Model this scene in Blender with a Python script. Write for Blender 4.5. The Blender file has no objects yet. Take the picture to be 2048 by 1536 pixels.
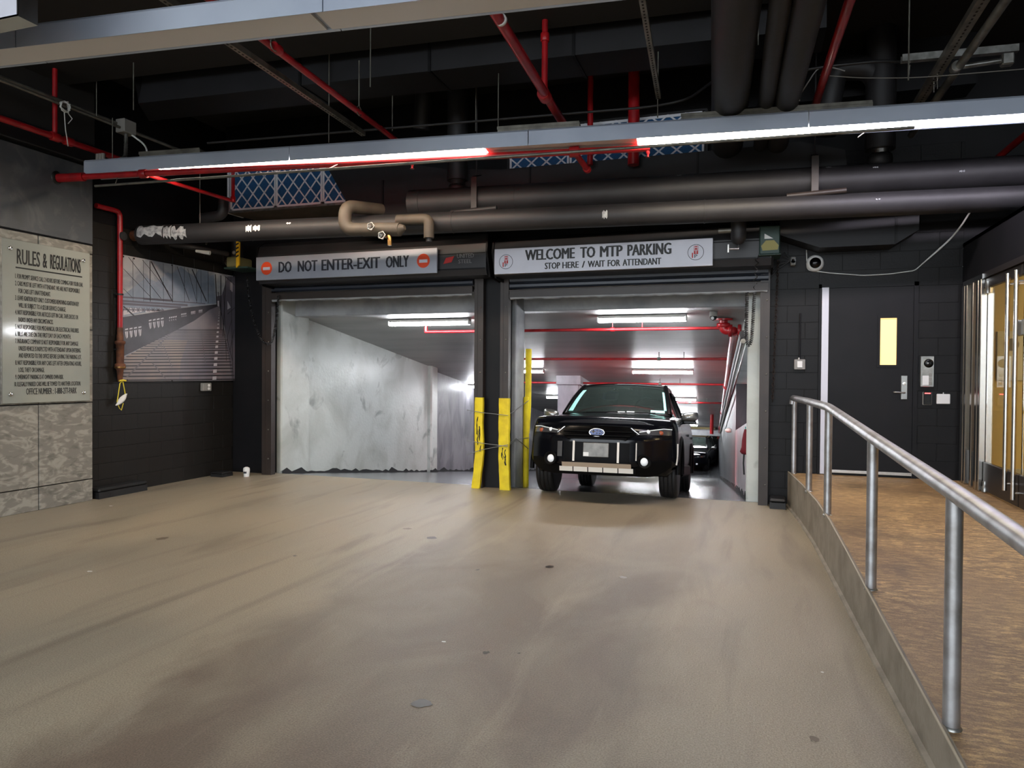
import bpy, bmesh, math, random
import numpy as np
from mathutils import Vector, Matrix

random.seed(7)
S = bpy.context.scene
COL = S.collection

# ------------------------------------------------------------------ camera
FPX = 1425.0
_yaw, _pit, _rol = (math.radians(a) for a in (18.587, 0.793, 0.412))
_cy, _sy, _cp, _sp = math.cos(_yaw), math.sin(_yaw), math.cos(_pit), math.sin(_pit)
CF = np.array([-_sy * _cp, _cy * _cp, -_sp])
_R0 = np.array([_cy, _sy, 0.0])
_U0 = np.cross(_R0, CF)
CR = math.cos(_rol) * _R0 + math.sin(_rol) * _U0
CU = -math.sin(_rol) * _R0 + math.cos(_rol) * _U0
CC = np.array([0.0, 0.0, 1.58])
cd = bpy.data.cameras.new('camera')
cd.sensor_fit = 'HORIZONTAL'
cd.sensor_width = 36.0
cd.lens = FPX / 2048 * 36
cd.clip_start = 0.05
cam = bpy.data.objects.new('camera', cd)
COL.objects.link(cam)
m = Matrix.Identity(4)
for i in range(3):
    m[i][0], m[i][1], m[i][2], m[i][3] = CR[i], CU[i], -CF[i], CC[i]
cam.matrix_world = m
S.camera = cam


def at(x, y, axis, v):
    """survey helper: the point where a sight line meets a wall, floor or hanging plane of the place"""
    d = CF + CR * (x - 1024) / FPX - CU * (y - 768) / FPX
    i = 'xyz'.index(axis)
    return Vector(CC + d * ((v - CC[i]) / d[i]))


# ------------------------------------------------------------------ world, exposure
W = bpy.data.worlds.new('sky')
S.world = W
W.use_nodes = True
_bg = W.node_tree.nodes['Background']
_bg.inputs[0].default_value = (0.86, 0.93, 1.0, 1)
_bg.inputs[1].default_value = 2.0
S.view_settings.view_transform = 'Standard'
S.view_settings.look = 'None'
S.view_settings.gamma = 1.0
S.view_settings.use_curve_mapping = False
S.view_settings.exposure = 1.65
S.cycles.use_denoising = True
S.cycles.max_bounces = 8
S.cycles.diffuse_bounces = 4
S.cycles.glossy_bounces = 4
S.cycles.transmission_bounces = 6
S.cycles.sample_clamp_indirect = 6.0
S.cycles.caustics_reflective = False
S.cycles.caustics_refractive = False
LAMP_STRIP = 19.0     # radiance of the hanging strip lamps
LAMP_GARAGE = 34.0    # radiance of the garage tube lamps
LAMP_TAIL = 80.0      # brake lights of the car
LAMP_LOBBY = 26.0


# ------------------------------------------------------------------ materials
def lin(c):
    return tuple(((v / 255) / 12.92 if v / 255 <= 0.04045 else ((v / 255 + 0.055) / 1.055) ** 2.4) for v in c) + (1,)


MATS = {}


def mat(name, rgb, rough=0.6, metal=0.0, spec=0.5, rgb2=None, nscale=4.0, ramp=(0.4, 0.65), detail=6.0, dist=0.0,
        bump=0.0, bscale=40.0, emit=0.0, trans=0.0, stretch=(1, 1, 1), coat=0.0, r2=None, rgb3=None, n3=1.0, ramp3=(0.5, 0.7), ior=1.45):
    if name in MATS:
        return MATS[name]
    M = bpy.data.materials.new(name)
    M.use_nodes = True
    nt = M.node_tree
    b = nt.nodes['Principled BSDF']
    b.inputs['Base Color'].default_value = lin(rgb)
    b.inputs['Roughness'].default_value = rough
    b.inputs['Metallic'].default_value = metal
    b.inputs['Specular IOR Level'].default_value = spec
    b.inputs['IOR'].default_value = ior
    b.inputs['Transmission Weight'].default_value = trans
    b.inputs['Coat Weight'].default_value = coat
    if emit:
        b.inputs['Emission Color'].default_value = lin(rgb)
        b.inputs['Emission Strength'].default_value = emit
    if rgb2 or bump or rgb3:
        tc = nt.nodes.new('ShaderNodeTexCoord')
        mp = nt.nodes.new('ShaderNodeMapping')
        mp.inputs['Scale'].default_value = stretch
        nt.links.new(tc.outputs['Object'], mp.inputs['Vector'])

        def noise(sc, de, di):
            n = nt.nodes.new('ShaderNodeTexNoise')
            n.inputs['Scale'].default_value = sc
            n.inputs['Detail'].default_value = de
            n.inputs['Distortion'].default_value = di
            nt.links.new(mp.outputs['Vector'], n.inputs['Vector'])
            return n

        def rampn(src, lo, hi):
            r = nt.nodes.new('ShaderNodeMapRange')
            r.inputs['From Min'].default_value = lo
            r.inputs['From Max'].default_value = hi
            nt.links.new(src, r.inputs['Value'])
            return r.outputs['Result']

        def mix(fac, a, c):
            x = nt.nodes.new('ShaderNodeMix')
            x.data_type = 'RGBA'
            nt.links.new(fac, x.inputs[0])
            if isinstance(a, tuple):
                x.inputs[6].default_value = a
            else:
                nt.links.new(a, x.inputs[6])
            x.inputs[7].default_value = c
            return x.outputs[2]
        colr = lin(rgb)
        if rgb2:
            n = noise(nscale, detail, dist)
            f = rampn(n.outputs['Fac'], *ramp)
            colr = mix(f, colr, lin(rgb2))
            if r2 is not None:
                rr = nt.nodes.new('ShaderNodeMapRange')
                rr.inputs['To Min'].default_value = rough
                rr.inputs['To Max'].default_value = r2
                nt.links.new(f, rr.inputs['Value'])
                nt.links.new(rr.outputs['Result'], b.inputs['Roughness'])
        if rgb3:
            n = noise(n3, 8.0, 0.6)
            colr = mix(rampn(n.outputs['Fac'], *ramp3), colr, lin(rgb3))
        if not isinstance(colr, tuple):
            nt.links.new(colr, b.inputs['Base Color'])
        if bump:
            n = noise(bscale, 6.0, 0.0)
            bu = nt.nodes.new('ShaderNodeBump')
            bu.inputs['Strength'].default_value = bump
            bu.inputs['Distance'].default_value = 0.01
            nt.links.new(n.outputs['Fac'], bu.inputs['Height'])
            nt.links.new(bu.outputs['Normal'], b.inputs['Normal'])
    MATS[name] = M
    return M


mat('ramp_floor', (92, 94, 98), 0.22, rgb2=(70, 71, 74), nscale=1.5, bump=0.2, bscale=60, spec=0.6)
mat('curb', (134, 125, 112), 0.55, rgb2=(108, 100, 88), nscale=5, bump=0.3)
mat('lip', (150, 140, 122), 0.5)
mat('stain', (52, 44, 38), 0.3)
mat('stain_soft', (104, 92, 78), 0.4)
mat('stone', (122, 118, 110), 0.5, rgb2=(150, 146, 136), nscale=4.2, ramp=(0.46, 0.6), detail=12, dist=2.2, bump=0.12, stretch=(1, 1.0, 2.2),
    rgb3=(100, 97, 90), n3=6.0, ramp3=(0.55, 0.72))
mat('stone_dark', (74, 77, 82), 0.42, rgb2=(90, 92, 95), nscale=3, ramp=(0.5, 0.7), dist=2, rgb3=(62, 64, 68), n3=2.0)
mat('joint', (24, 23, 22), 0.9)
mat('black_wall', (19, 19, 20), 0.45, spec=0.2, rgb2=(24, 23, 23), nscale=2.2, bump=0.15, bscale=50)
mat('brown_wall', (30, 28, 26), 0.42, spec=0.3, rgb2=(46, 40, 33), nscale=1.1, ramp=(0.45, 0.75), bump=0.15, bscale=40, stretch=(1, 1, 0.6))
mat('black_paint', (18, 18, 20), 0.45, spec=0.2, rgb2=(22, 21, 23), nscale=3)
mat('ceiling_black', (25, 23, 21), 0.8, rgb2=(29, 27, 25), nscale=2)
mat('duct_black', (30, 30, 33), 0.5, spec=0.3, rgb2=(26, 26, 28), nscale=2.5)
mat('pipe_black', (36, 35, 37), 0.55, rgb2=(30, 29, 31), nscale=3, bump=0.2, bscale=14)
mat('pipe_brown', (66, 59, 50), 0.65, rgb2=(54, 48, 41), nscale=5)
mat('flake', (176, 178, 180), 0.7, rgb2=(120, 122, 126), nscale=20)
mat('red_pipe', (160, 24, 30), 0.32, rgb2=(130, 20, 26), nscale=6)
mat('rust', (104, 62, 40), 0.7, rgb2=(72, 44, 32), nscale=16)
mat('steel_grey', (120, 118, 110), 0.45, metal=0.6, rgb2=(92, 90, 84), nscale=8)
mat('galv', (150, 150, 146), 0.35, metal=0.8, rgb2=(120, 120, 116), nscale=14)
mat('bright_steel', (196, 194, 190), 0.22, metal=1.0)
mat('rail_metal', (168, 168, 170), 0.42, metal=0.8, rgb2=(140, 138, 136), nscale=9, bump=0.05)
mat('fixture', (172, 182, 198), 0.34, metal=0.25, rgb2=(160, 170, 188), nscale=1.4)
mat('lens_off', (214, 212, 214), 0.4)
mat('lens_warm', (255, 238, 212), 0.4, emit=LAMP_STRIP)
mat('lens_cool', (246, 238, 255), 0.4, emit=LAMP_STRIP)
mat('lamp', (246, 250, 255), 0.4, emit=LAMP_GARAGE)
mat('sign_silver', (168, 172, 182), 0.35, metal=0.35, rgb2=(156, 160, 172), nscale=1.5)
mat('sign_white', (206, 208, 220), 0.4, rgb2=(196, 198, 210), nscale=2)
mat('ink', (34, 37, 46), 0.5)
mat('ink_black', (14, 14, 14), 0.5)
mat('red_print', (224, 74, 34), 0.5)
mat('red_mark', (176, 40, 40), 0.5)
mat('faint_print', (110, 108, 110), 0.5)
mat('acrylic', (152, 154, 147), 0.09, rgb2=(140, 143, 137), nscale=1.2, spec=0.6)
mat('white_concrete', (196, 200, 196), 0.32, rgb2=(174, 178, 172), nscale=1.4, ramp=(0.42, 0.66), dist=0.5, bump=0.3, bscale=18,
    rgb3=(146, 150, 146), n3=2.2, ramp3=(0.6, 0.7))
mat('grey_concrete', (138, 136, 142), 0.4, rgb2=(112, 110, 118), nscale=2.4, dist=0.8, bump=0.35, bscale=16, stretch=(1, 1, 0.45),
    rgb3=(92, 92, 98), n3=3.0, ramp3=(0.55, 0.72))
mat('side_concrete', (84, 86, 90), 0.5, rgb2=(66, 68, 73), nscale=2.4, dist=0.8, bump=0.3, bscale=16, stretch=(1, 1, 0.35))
mat('header_concrete', (152, 154, 156), 0.45, rgb2=(128, 130, 134), nscale=3.2, bump=0.35, bscale=22)
mat('garage_ceiling', (150, 150, 147), 0.36, rgb2=(132, 132, 130), nscale=1.3, bump=0.12, bscale=9, stretch=(0.5, 2, 1), spec=0.7)
mat('yellow_wall', (176, 160, 112), 0.6, rgb2=(160, 144, 100), nscale=2)
mat('tar', (30, 30, 32), 0.7)
mat('brown_steel', (48, 40, 36), 0.45, rgb2=(40, 33, 30), nscale=4)
mat('slat_blue', (44, 49, 60), 0.4, rgb2=(38, 42, 50), nscale=2)
mat('hood_grey', (36, 36, 39), 0.42, rgb2=(44, 44, 47), nscale=1.6)
mat('yellow_pad', (226, 204, 30), 0.6, rgb2=(200, 176, 24), nscale=6, bump=0.2, bscale=20)
mat('wire', (120, 122, 122), 0.4, metal=0.7)
mat('rubber', (20, 20, 21), 0.55, bump=0.1)
mat('plastic_black', (24, 24, 25), 0.5)
mat('plastic_grey', (128, 126, 122), 0.5)
mat('plastic_white', (214, 214, 212), 0.45)
mat('cable_white', (200, 202, 200), 0.5)
mat('filter_blue', (24, 78, 122), 0.8, rgb2=(18, 62, 104), nscale=30, stretch=(1, 1, 4))
mat('filter_card', (206, 210, 218), 0.7)
mat('motor_green', (40, 62, 56), 0.5)
mat('olive', (112, 110, 76), 0.6)
mat('label_yellow', (214, 172, 34), 0.5)
mat('label_tan', (150, 142, 84), 0.6)
mat('brass', (150, 116, 70), 0.35, metal=0.9)
mat('strap_yellow', (220, 200, 60), 0.6)
mat('bag_red', (104, 16, 30), 0.8)
mat('teal', (96, 168, 160), 0.6)
mat('booth_blue', (92, 104, 116), 0.6, rgb2=(80, 90, 102), nscale=4)
mat('pink_wall', (196, 186, 190), 0.5, rgb2=(178, 168, 172), nscale=2)
mat('strip_white', (196, 198, 208), 0.4)
mat('lobby_wall', (236, 214, 160), 0.6)
mat('lobby_floor', (190, 168, 120), 0.3)
mat('lobby_lit', (255, 214, 140), 0.5, emit=0.3)
mat('lobby_lamp', (255, 214, 150), 0.5, emit=LAMP_LOBBY)
mat('bronze', (44, 40, 38), 0.35, metal=0.4)
mat('glass', (236, 246, 242), 0.02, trans=1.0, ior=1.45)
mat('frosted', (235, 232, 222), 0.5)
mat('red_led', (255, 60, 60), 0.5, emit=3.0)
# car
mat('car_paint', (8, 9, 14), 0.16, spec=0.3)
mat('car_black', (7, 7, 8), 0.5, spec=0.1)
mat('car_gloss', (6, 6, 7), 0.14, spec=0.3)
mat('car_glass', (96, 112, 106), 0.02, trans=0.9, ior=1.35)
mat('car_cabin', (16, 17, 18), 0.7)
mat('chrome', (214, 216, 220), 0.14, metal=1.0)
mat('satin', (142, 142, 140), 0.3, metal=0.9)
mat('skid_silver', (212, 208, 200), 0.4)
mat('skid_beige', (170, 152, 132), 0.4)
mat('lamp_glass', (64, 64, 66), 0.1, coat=1.0)
mat('lamp_led', (235, 240, 245), 0.2)
mat('amber', (150, 70, 36), 0.3)
mat('emblem_blue', (34, 58, 120), 0.2)
mat('plate', (96, 96, 92), 0.35, rgb2=(136, 136, 132), nscale=9, ramp=(0.35, 0.7))
mat('tail', (255, 16, 24), 0.3, emit=LAMP_TAIL)
mat('sticker', (150, 210, 200), 0.5)  # sticker, also the bright views painted into the windshield corners
mat('blue_cloth', (34, 48, 96), 0.8)
mat('disc_grey', (90, 90, 92), 0.4, metal=0.6)
# mural print
mat('mural_sky', (160, 160, 162), 0.35, rgb2=(126, 130, 138), nscale=3.0, dist=1.2)
mat('mural_city', (120, 130, 144), 0.35, rgb2=(130, 138, 152), nscale=8)
mat('mural_deck', (140, 126, 118), 0.35, rgb2=(118, 110, 114), nscale=2.2)
mat('mural_deck2', (124, 116, 120), 0.35, rgb2=(108, 103, 112), nscale=3)
mat('mural_dark', (52, 48, 54), 0.4, rgb2=(64, 60, 66), nscale=5)
mat('mural_mid', (92, 88, 98), 0.4)
mat('mural_line', (48, 46, 50), 0.4)
mat('mural_shadow', (96, 90, 94), 0.4)
mat('mural_white', (182, 178, 184), 0.4)


def nodes_mat(name):
    M = bpy.data.materials.new(name)
    M.use_nodes = True
    nt = M.node_tree
    b = nt.nodes['Principled BSDF']
    tc = nt.nodes.new('ShaderNodeTexCoord')

    def mapped(sc):
        mp = nt.nodes.new('ShaderNodeMapping')
        mp.inputs['Scale'].default_value = sc
        nt.links.new(tc.outputs['Object'], mp.inputs['Vector'])
        return mp.outputs['Vector']

    def noise(v, sc, de=6.0, di=0.0, ro=0.55):
        n = nt.nodes.new('ShaderNodeTexNoise')
        n.inputs['Scale'].default_value = sc
        n.inputs['Detail'].default_value = de
        n.inputs['Distortion'].default_value = di
        n.inputs['Roughness'].default_value = ro
        nt.links.new(v, n.inputs['Vector'])
        return n.outputs['Fac']

    def rng(x, a, c, lo=0.0, hi=1.0):
        r = nt.nodes.new('ShaderNodeMapRange')
        for k, v in (('From Min', a), ('From Max', c), ('To Min', lo), ('To Max', hi)):
            r.inputs[k].default_value = v
        nt.links.new(x, r.inputs['Value'])
        return r.outputs['Result']

    def mix(f, a, c, mode='MIX'):
        x = nt.nodes.new('ShaderNodeMix')
        x.data_type = 'RGBA'
        x.blend_type = mode
        if isinstance(f, float):
            x.inputs[0].default_value = f
        else:
            nt.links.new(f, x.inputs[0])
        for i, q in ((6, a), (7, c)):
            if isinstance(q, tuple):
                x.inputs[i].default_value = q
            else:
                nt.links.new(q, x.inputs[i])
        return x.outputs[2]

    def math_(op, a, c):
        x = nt.nodes.new('ShaderNodeMath')
        x.operation = op
        for i, q in ((0, a), (1, c)):
            if isinstance(q, (int, float)):
                x.inputs[i].default_value = q
            else:
                nt.links.new(q, x.inputs[i])
        return x.outputs[0]

    def bump(h, st, di=0.01):
        bu = nt.nodes.new('ShaderNodeBump')
        bu.inputs['Strength'].default_value = st
        bu.inputs['Distance'].default_value = di
        nt.links.new(h, bu.inputs['Height'])
        nt.links.new(bu.outputs['Normal'], b.inputs['Normal'])
    MATS[name] = M
    return nt, b, tc, mapped, noise, rng, mix, math_, bump


def floor_material():
    nt, b, tc, mapped, noise, rng, mix, math_, bump = nodes_mat('floor')
    v = mapped((1, 1, 1))
    big = noise(mapped((1.0, 0.55, 1)), 0.7, 5, 0.4)
    col = mix(rng(big, 0.38, 0.62), lin((160, 151, 133)), lin((174, 162, 140)))
    # worn, darker wheel lane running up to the doors
    sx = nt.nodes.new('ShaderNodeSeparateXYZ')
    nt.links.new(tc.outputs['Object'], sx.inputs[0])
    wob = rng(noise(mapped((1.2, 0.8, 1)), 1.6, 6, 0.5), 0.2, 0.8, -0.3, 0.3)
    xx = math_('ADD', sx.outputs[0], wob)
    lane = math_('MULTIPLY', rng(xx, -3.0, -2.75), rng(xx, -0.15, -0.8))
    lane = math_('MULTIPLY', lane, rng(sx.outputs[1], 8.2, 5.5))
    patch = rng(noise(mapped((1, 0.7, 1)), 1.1, 7, 0.8), 0.40, 0.58, 0.5, 1.0)
    col = mix(math_('MULTIPLY', lane, patch), col, lin((124, 108, 93)))
    smear = rng(noise(mapped((3.0, 0.35, 1)), 1.3, 7, 0.6), 0.52, 0.7, 0.0, 0.6)
    col = mix(smear, col, lin((122, 110, 96)))
    pale = rng(noise(mapped((2.2, 0.4, 1)), 1.7, 8, 0.5), 0.56, 0.74, 0.0, 0.5)
    col = mix(pale, col, lin((182, 172, 152)))
    grain = noise(v, 120, 3, 0.0, 0.7)
    col = mix(1.0, col, mix(rng(grain, 0.3, 0.7), lin((172, 165, 157)), lin((255, 255, 255))), 'MULTIPLY')
    spk = rng(noise(v, 42, 4, 0.0, 0.8), 0.62, 0.7)
    col = mix(math_('MULTIPLY', spk, 0.55), col, lin((92, 80, 68)))
    nt.links.new(col, b.inputs['Base Color'])
    nt.links.new(rng(big, 0.35, 0.65, 0.33, 0.42), b.inputs['Roughness'])
    b.inputs['Specular IOR Level'].default_value = 0.55
    bump(grain, 0.5, 0.008)


def platform_material():
    nt, b, tc, mapped, noise, rng, mix, math_, bump = nodes_mat('platform')
    big = noise(mapped((0.8, 0.8, 1)), 0.9, 4, 0.3)
    col = mix(rng(big, 0.4, 0.62), lin((134, 106, 74)), lin((156, 126, 88)))
    sc = noise(mapped((0.7, 2.6, 1)), 16, 10, 0.5, 0.75)
    where = rng(noise(mapped((0.9, 0.7, 1)), 0.8, 4, 0.4), 0.34, 0.56, 0.1, 1.0)
    col = mix(math_('MULTIPLY', rng(sc, 0.47, 0.6), where), col, lin((228, 190, 130)))
    dk = rng(noise(mapped((1, 1, 1)), 1.7, 6, 0.6), 0.54, 0.7, 0.0, 0.7)
    col = mix(dk, col, lin((92, 74, 54)))
    gr = noise(mapped((1, 1, 1)), 130, 3, 0.0, 0.7)
    col = mix(1.0, col, mix(rng(gr, 0.3, 0.7), lin((190, 186, 180)), lin((255, 255, 255))), 'MULTIPLY')
    nt.links.new(col, b.inputs['Base Color'])
    b.inputs['Roughness'].default_value = 0.42
    bump(gr, 0.5, 0.008)


floor_material()
platform_material()


# ------------------------------------------------------------------ mesh building
WM = {}


def wm(o):
    return WM.get(o.name, Matrix.Identity(4)) if o else Matrix.Identity(4)


class MB:
    def __init__(s):
        s.v, s.f, s.m, s.sm = [], [], [], []
        s.mi = 0
        s.smooth = False

    def add(s, vs, fs, smooth=None):
        o = len(s.v)
        s.v += [Vector(p) for p in vs]
        for f in fs:
            s.f.append(tuple(i + o for i in f))
            s.m.append(s.mi)
            s.sm.append(s.smooth if smooth is None else smooth)
        return s

    def box(s, p0, p1):
        x0, y0, z0 = p0
        x1, y1, z1 = p1
        s.add([(x0, y0, z0), (x1, y0, z0), (x1, y1, z0), (x0, y1, z0), (x0, y0, z1), (x1, y0, z1), (x1, y1, z1), (x0, y1, z1)],
              [(0, 3, 2, 1), (4, 5, 6, 7), (0, 1, 5, 4), (1, 2, 6, 5), (2, 3, 7, 6), (3, 0, 4, 7)], False)
        return s

    def bbox(s, p0, p1, c=0.01):
        """box with chamfered edges"""
        p0, p1 = [min(a, b) for a, b in zip(p0, p1)], [max(a, b) for a, b in zip(p0, p1)]
        c = min([c] + [(b - a) * 0.45 for a, b in zip(p0, p1)])
        pts = []
        for sx in (0, 1):
            for sy in (0, 1):
                for sz in (0, 1):
                    q = [(p0, p1)[k][i] for i, k in enumerate((sx, sy, sz))]
                    dr = [c if k == 0 else -c for k in (sx, sy, sz)]
                    for a in range(3):
                        pts.append([q[i] + (dr[i] if i != a else 0) for i in range(3)])
        bm = bmesh.new()
        for p in pts:
            bm.verts.new(p)
        bmesh.ops.convex_hull(bm, input=bm.verts)
        bmesh.ops.dissolve_limit(bm, angle_limit=0.01, verts=bm.verts, edges=bm.edges)
        bm.verts.index_update()
        s.add([v.co.copy() for v in bm.verts], [[v.index for v in f.verts] for f in bm.faces], False)
        bm.free()
        return s

    def obox(s, c, ax, ay, az):
        """box from centre and three half-axis vectors"""
        c, ax, ay, az = Vector(c), Vector(ax), Vector(ay), Vector(az)
        s.add([c - ax - ay - az, c + ax - ay - az, c + ax + ay - az, c - ax + ay - az, c - ax - ay + az, c + ax - ay + az, c + ax + ay + az, c - ax + ay + az],
              [(0, 3, 2, 1), (4, 5, 6, 7), (0, 1, 5, 4), (1, 2, 6, 5), (2, 3, 7, 6), (3, 0, 4, 7)], False)
        return s

    def bar(s, a, b, w, h, up=(0, 0, 1)):
        a, b = Vector(a), Vector(b)
        d = b - a
        n = d.normalized()
        u = Vector(up)
        r = n.cross(u)
        if r.length < 1e-5:
            r = n.cross(Vector((1, 0, 0)))
        r.normalize()
        u = r.cross(n)
        return s.obox((a + b) / 2, d / 2, r * w / 2, u * h / 2)

    def tube(s, pts, r, n=10, cap=True, r1=None):
        pts = [Vector(p) for p in pts]
        k = len(pts)
        rs = r if isinstance(r, (list, tuple)) else [r] * k
        t0 = (pts[1] - pts[0]).normalized()
        u = t0.cross(Vector((0, 0, 1)))
        if u.length < 1e-4:
            u = t0.cross(Vector((1, 0, 0)))
        u.normalize()
        vs, fs = [], []
        for i in range(k):
            t = (pts[min(i + 1, k - 1)] - pts[max(i - 1, 0)]).normalized()
            u = (u - t * u.dot(t)).normalized()
            w = t.cross(u)
            for j in range(n):
                a = 2 * math.pi * j / n
                vs.append(pts[i] + (u * math.cos(a) + w * math.sin(a)) * rs[i])
        for i in range(k - 1):
            for j in range(n):
                fs.append((i * n + j, i * n + (j + 1) % n, (i + 1) * n + (j + 1) % n, (i + 1) * n + j))
        s.add(vs, fs, True)
        if cap:
            s.add(vs[:n], [tuple(range(n))[::-1]], False)
            s.add(vs[-n:], [tuple(range(n))], False)
        return s

    def cyl(s, a, b, r, n=16):
        return s.tube([a, b], r, n)

    def lathe(s, c, axis, prof, n=20):
        """prof: list of (along, radius) from c along axis"""
        c, ax = Vector(c), Vector(axis).normalized()
        u = ax.cross(Vector((0, 0, 1)))
        if u.length < 1e-4:
            u = ax.cross(Vector((1, 0, 0)))
        u.normalize()
        w = ax.cross(u)
        vs = [c + ax * h + (u * math.cos(2 * math.pi * j / n) + w * math.sin(2 * math.pi * j / n)) * max(r, 1e-4) for h, r in prof for j in range(n)]
        k = len(prof)
        s.add(vs, [(i * n + j, i * n + (j + 1) % n, (i + 1) * n + (j + 1) % n, (i + 1) * n + j) for i in range(k - 1) for j in range(n)], True)
        s.add(vs[:n], [tuple(range(n))[::-1]], False)
        s.add(vs[-n:], [tuple(range(n))], False)
        return s

    def prism(s, pts, d):
        """polygon pts (3d, planar) extruded by vector d"""
        pts = [Vector(p) for p in pts]
        d = Vector(d)
        n = len(pts)
        s.add(pts + [p + d for p in pts], [tuple(range(n))[::-1], tuple(range(n, 2 * n))] + [(i, (i + 1) % n, n + (i + 1) % n, n + i) for i in range(n)], False)
        return s

    def sph(s, c, r, n=12, k=8, sc=(1, 1, 1)):
        c = Vector(c)
        vs, fs = [], []
        for i in range(k + 1):
            th = math.pi * i / k
            for j in range(n):
                a = 2 * math.pi * j / n
                vs.append(c + Vector((r * sc[0] * math.sin(th) * math.cos(a), r * sc[1] * math.sin(th) * math.sin(a), r * sc[2] * math.cos(th))))
        for i in range(k):
            for j in range(n):
                fs.append((i * n + j, (i + 1) * n + j, (i + 1) * n + (j + 1) % n, i * n + (j + 1) % n))
        return s.add(vs, fs, True)

    def grid(s, fn, us, vs_, smooth=True):
        P = [fn(u, v) for u in us for v in vs_]
        m_ = len(vs_)
        s.add(P, [(i * m_ + j, (i + 1) * m_ + j, (i + 1) * m_ + j + 1, i * m_ + j + 1) for i in range(len(us) - 1) for j in range(m_ - 1)], smooth)
        return s

    def build(s, name, mats, parent=None, fix=True, angle=None):
        if not isinstance(mats, (list, tuple)):
            mats = [mats]
        me = bpy.data.meshes.new(name)
        inv = wm(parent).inverted()
        me.from_pydata([inv @ p for p in s.v], [], s.f)
        for q in mats:
            me.materials.append(MATS[q] if isinstance(q, str) else q)
        me.polygons.foreach_set('material_index', s.m)
        me.polygons.foreach_set('use_smooth', s.sm)
        if fix:
            bm = bmesh.new()
            bm.from_mesh(me)
            bmesh.ops.remove_doubles(bm, verts=bm.verts, dist=1e-5)
            bmesh.ops.recalc_face_normals(bm, faces=bm.faces)
            bm.to_mesh(me)
            bm.free()
        if any(s.sm):
            bm = bmesh.new()
            bm.from_mesh(me)
            for e_ in bm.edges:
                if len(e_.link_faces) == 2 and e_.calc_face_angle(0.0) > math.radians(angle or 64):
                    e_.smooth = False
            bm.to_mesh(me)
            bm.free()
        me.update()
        o = bpy.data.objects.new(name, me)
        COL.objects.link(o)
        if parent:
            o.parent = parent
            WM[o.name] = wm(parent)
        return o


def tag(o, label, cat, group=None, kind=None):
    o['label'] = label
    o['category'] = cat
    if group:
        o['group'] = group
    if kind:
        o['kind'] = kind
    return o


def thing(name, label, cat, loc=(0, 0, 0), rot=(0, 0, 0), group=None):
    o = bpy.data.objects.new(name, None)
    COL.objects.link(o)
    o.location = loc
    o.rotation_euler = rot
    o.empty_display_size = 0.1
    M = Matrix.Translation(Vector(loc))
    if any(rot):
        from mathutils import Euler
        M = M @ Euler(rot, 'XYZ').to_matrix().to_4x4()
    WM[o.name] = M
    return tag(o, label, cat, group)


def struct(o):
    o['kind'] = 'structure'
    return o


def inst(src, name, parent, loc):
    """another object sharing src's mesh (for alike pieces)"""
    o = bpy.data.objects.new(name, src.data)
    COL.objects.link(o)
    o.parent = parent
    o.location = loc
    return o


def rounded(pts, r, n=5):
    pts = [Vector(p) for p in pts]
    out = [pts[0]]
    for i in range(1, len(pts) - 1):
        a, b, c = pts[i - 1], pts[i], pts[i + 1]
        d0, d1 = (a - b), (c - b)
        q = min(r, d0.length * 0.45, d1.length * 0.45)
        p0, p1 = b + d0.normalized() * q, b + d1.normalized() * q
        for k in range(n + 1):
            t = k / n
            out.append((1 - t) ** 2 * p0 + 2 * t * (1 - t) * b + t * t * p1)
    out.append(pts[-1])
    return out


_TX = {}


def text_mesh(txt, bold=0.0):
    k = (txt, bold)
    if k not in _TX:
        c = bpy.data.curves.new('t', 'FONT')
        c.body = txt
        c.size = 1.0
        c.offset = bold
        c.resolution_u = 2
        o = bpy.data.objects.new('t', c)
        COL.objects.link(o)
        bpy.context.view_layer.update()
        me = bpy.data.meshes.new_from_object(o.evaluated_get(bpy.context.evaluated_depsgraph_get()))
        _TX[k] = ([v.co.copy() for v in me.vertices], [tuple(p.vertices) for p in me.polygons])
        bpy.data.objects.remove(o)
        bpy.data.curves.remove(c)
        bpy.data.meshes.remove(me)
    return _TX[k]


def put_text(mb, txt, o, xd, ud, width, height, bold=0.02):
    """letter txt so that it fills width x height from its lower left corner o"""
    v, f = text_mesh(txt, 0.0)
    x0, x1 = min(p.x for p in v), max(p.x for p in v)
    y0, y1 = min(p.y for p in v), max(p.y for p in v)
    if all(ch in ",.;" or ch.isupper() or ch.isdigit() or ch in " &:-/()$'" for ch in txt):
        y0, y1 = 0.0, max(0.69, 0.0)
    o, xd, ud = Vector(o), Vector(xd).normalized(), Vector(ud).normalized()
    nrm = xd.cross(ud)
    for k, sh in enumerate((0.0, 1.0, -1.0) if bold > 0 else (0.0,)):
        mb.add([o + xd * ((p.x - x0) / (x1 - x0) * width + sh * bold * height) + ud * ((p.y - y0) / (y1 - y0) * height) + nrm * (0.0001 * k) for p in v], f, False)
    return mb


def lerp(a, b, t):
    return a + (b - a) * t


def atp(x, y, P, n):
    d = CF + CR * (x - 1024) / FPX - CU * (y - 768) / FPX
    n = np.array(n, float)
    return Vector(CC + d * (((np.array(P) - CC) @ n) / (d @ n)))


def zf(y):
    """garage ramp floor height"""
    return 0.0 if y < 9.4 else -0.125 * (min(y, 30) - 9.4)


def zc(y):
    """garage ceiling height"""
    return 2.49 - 0.152 * (min(y, 30) - 10.2)


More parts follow.
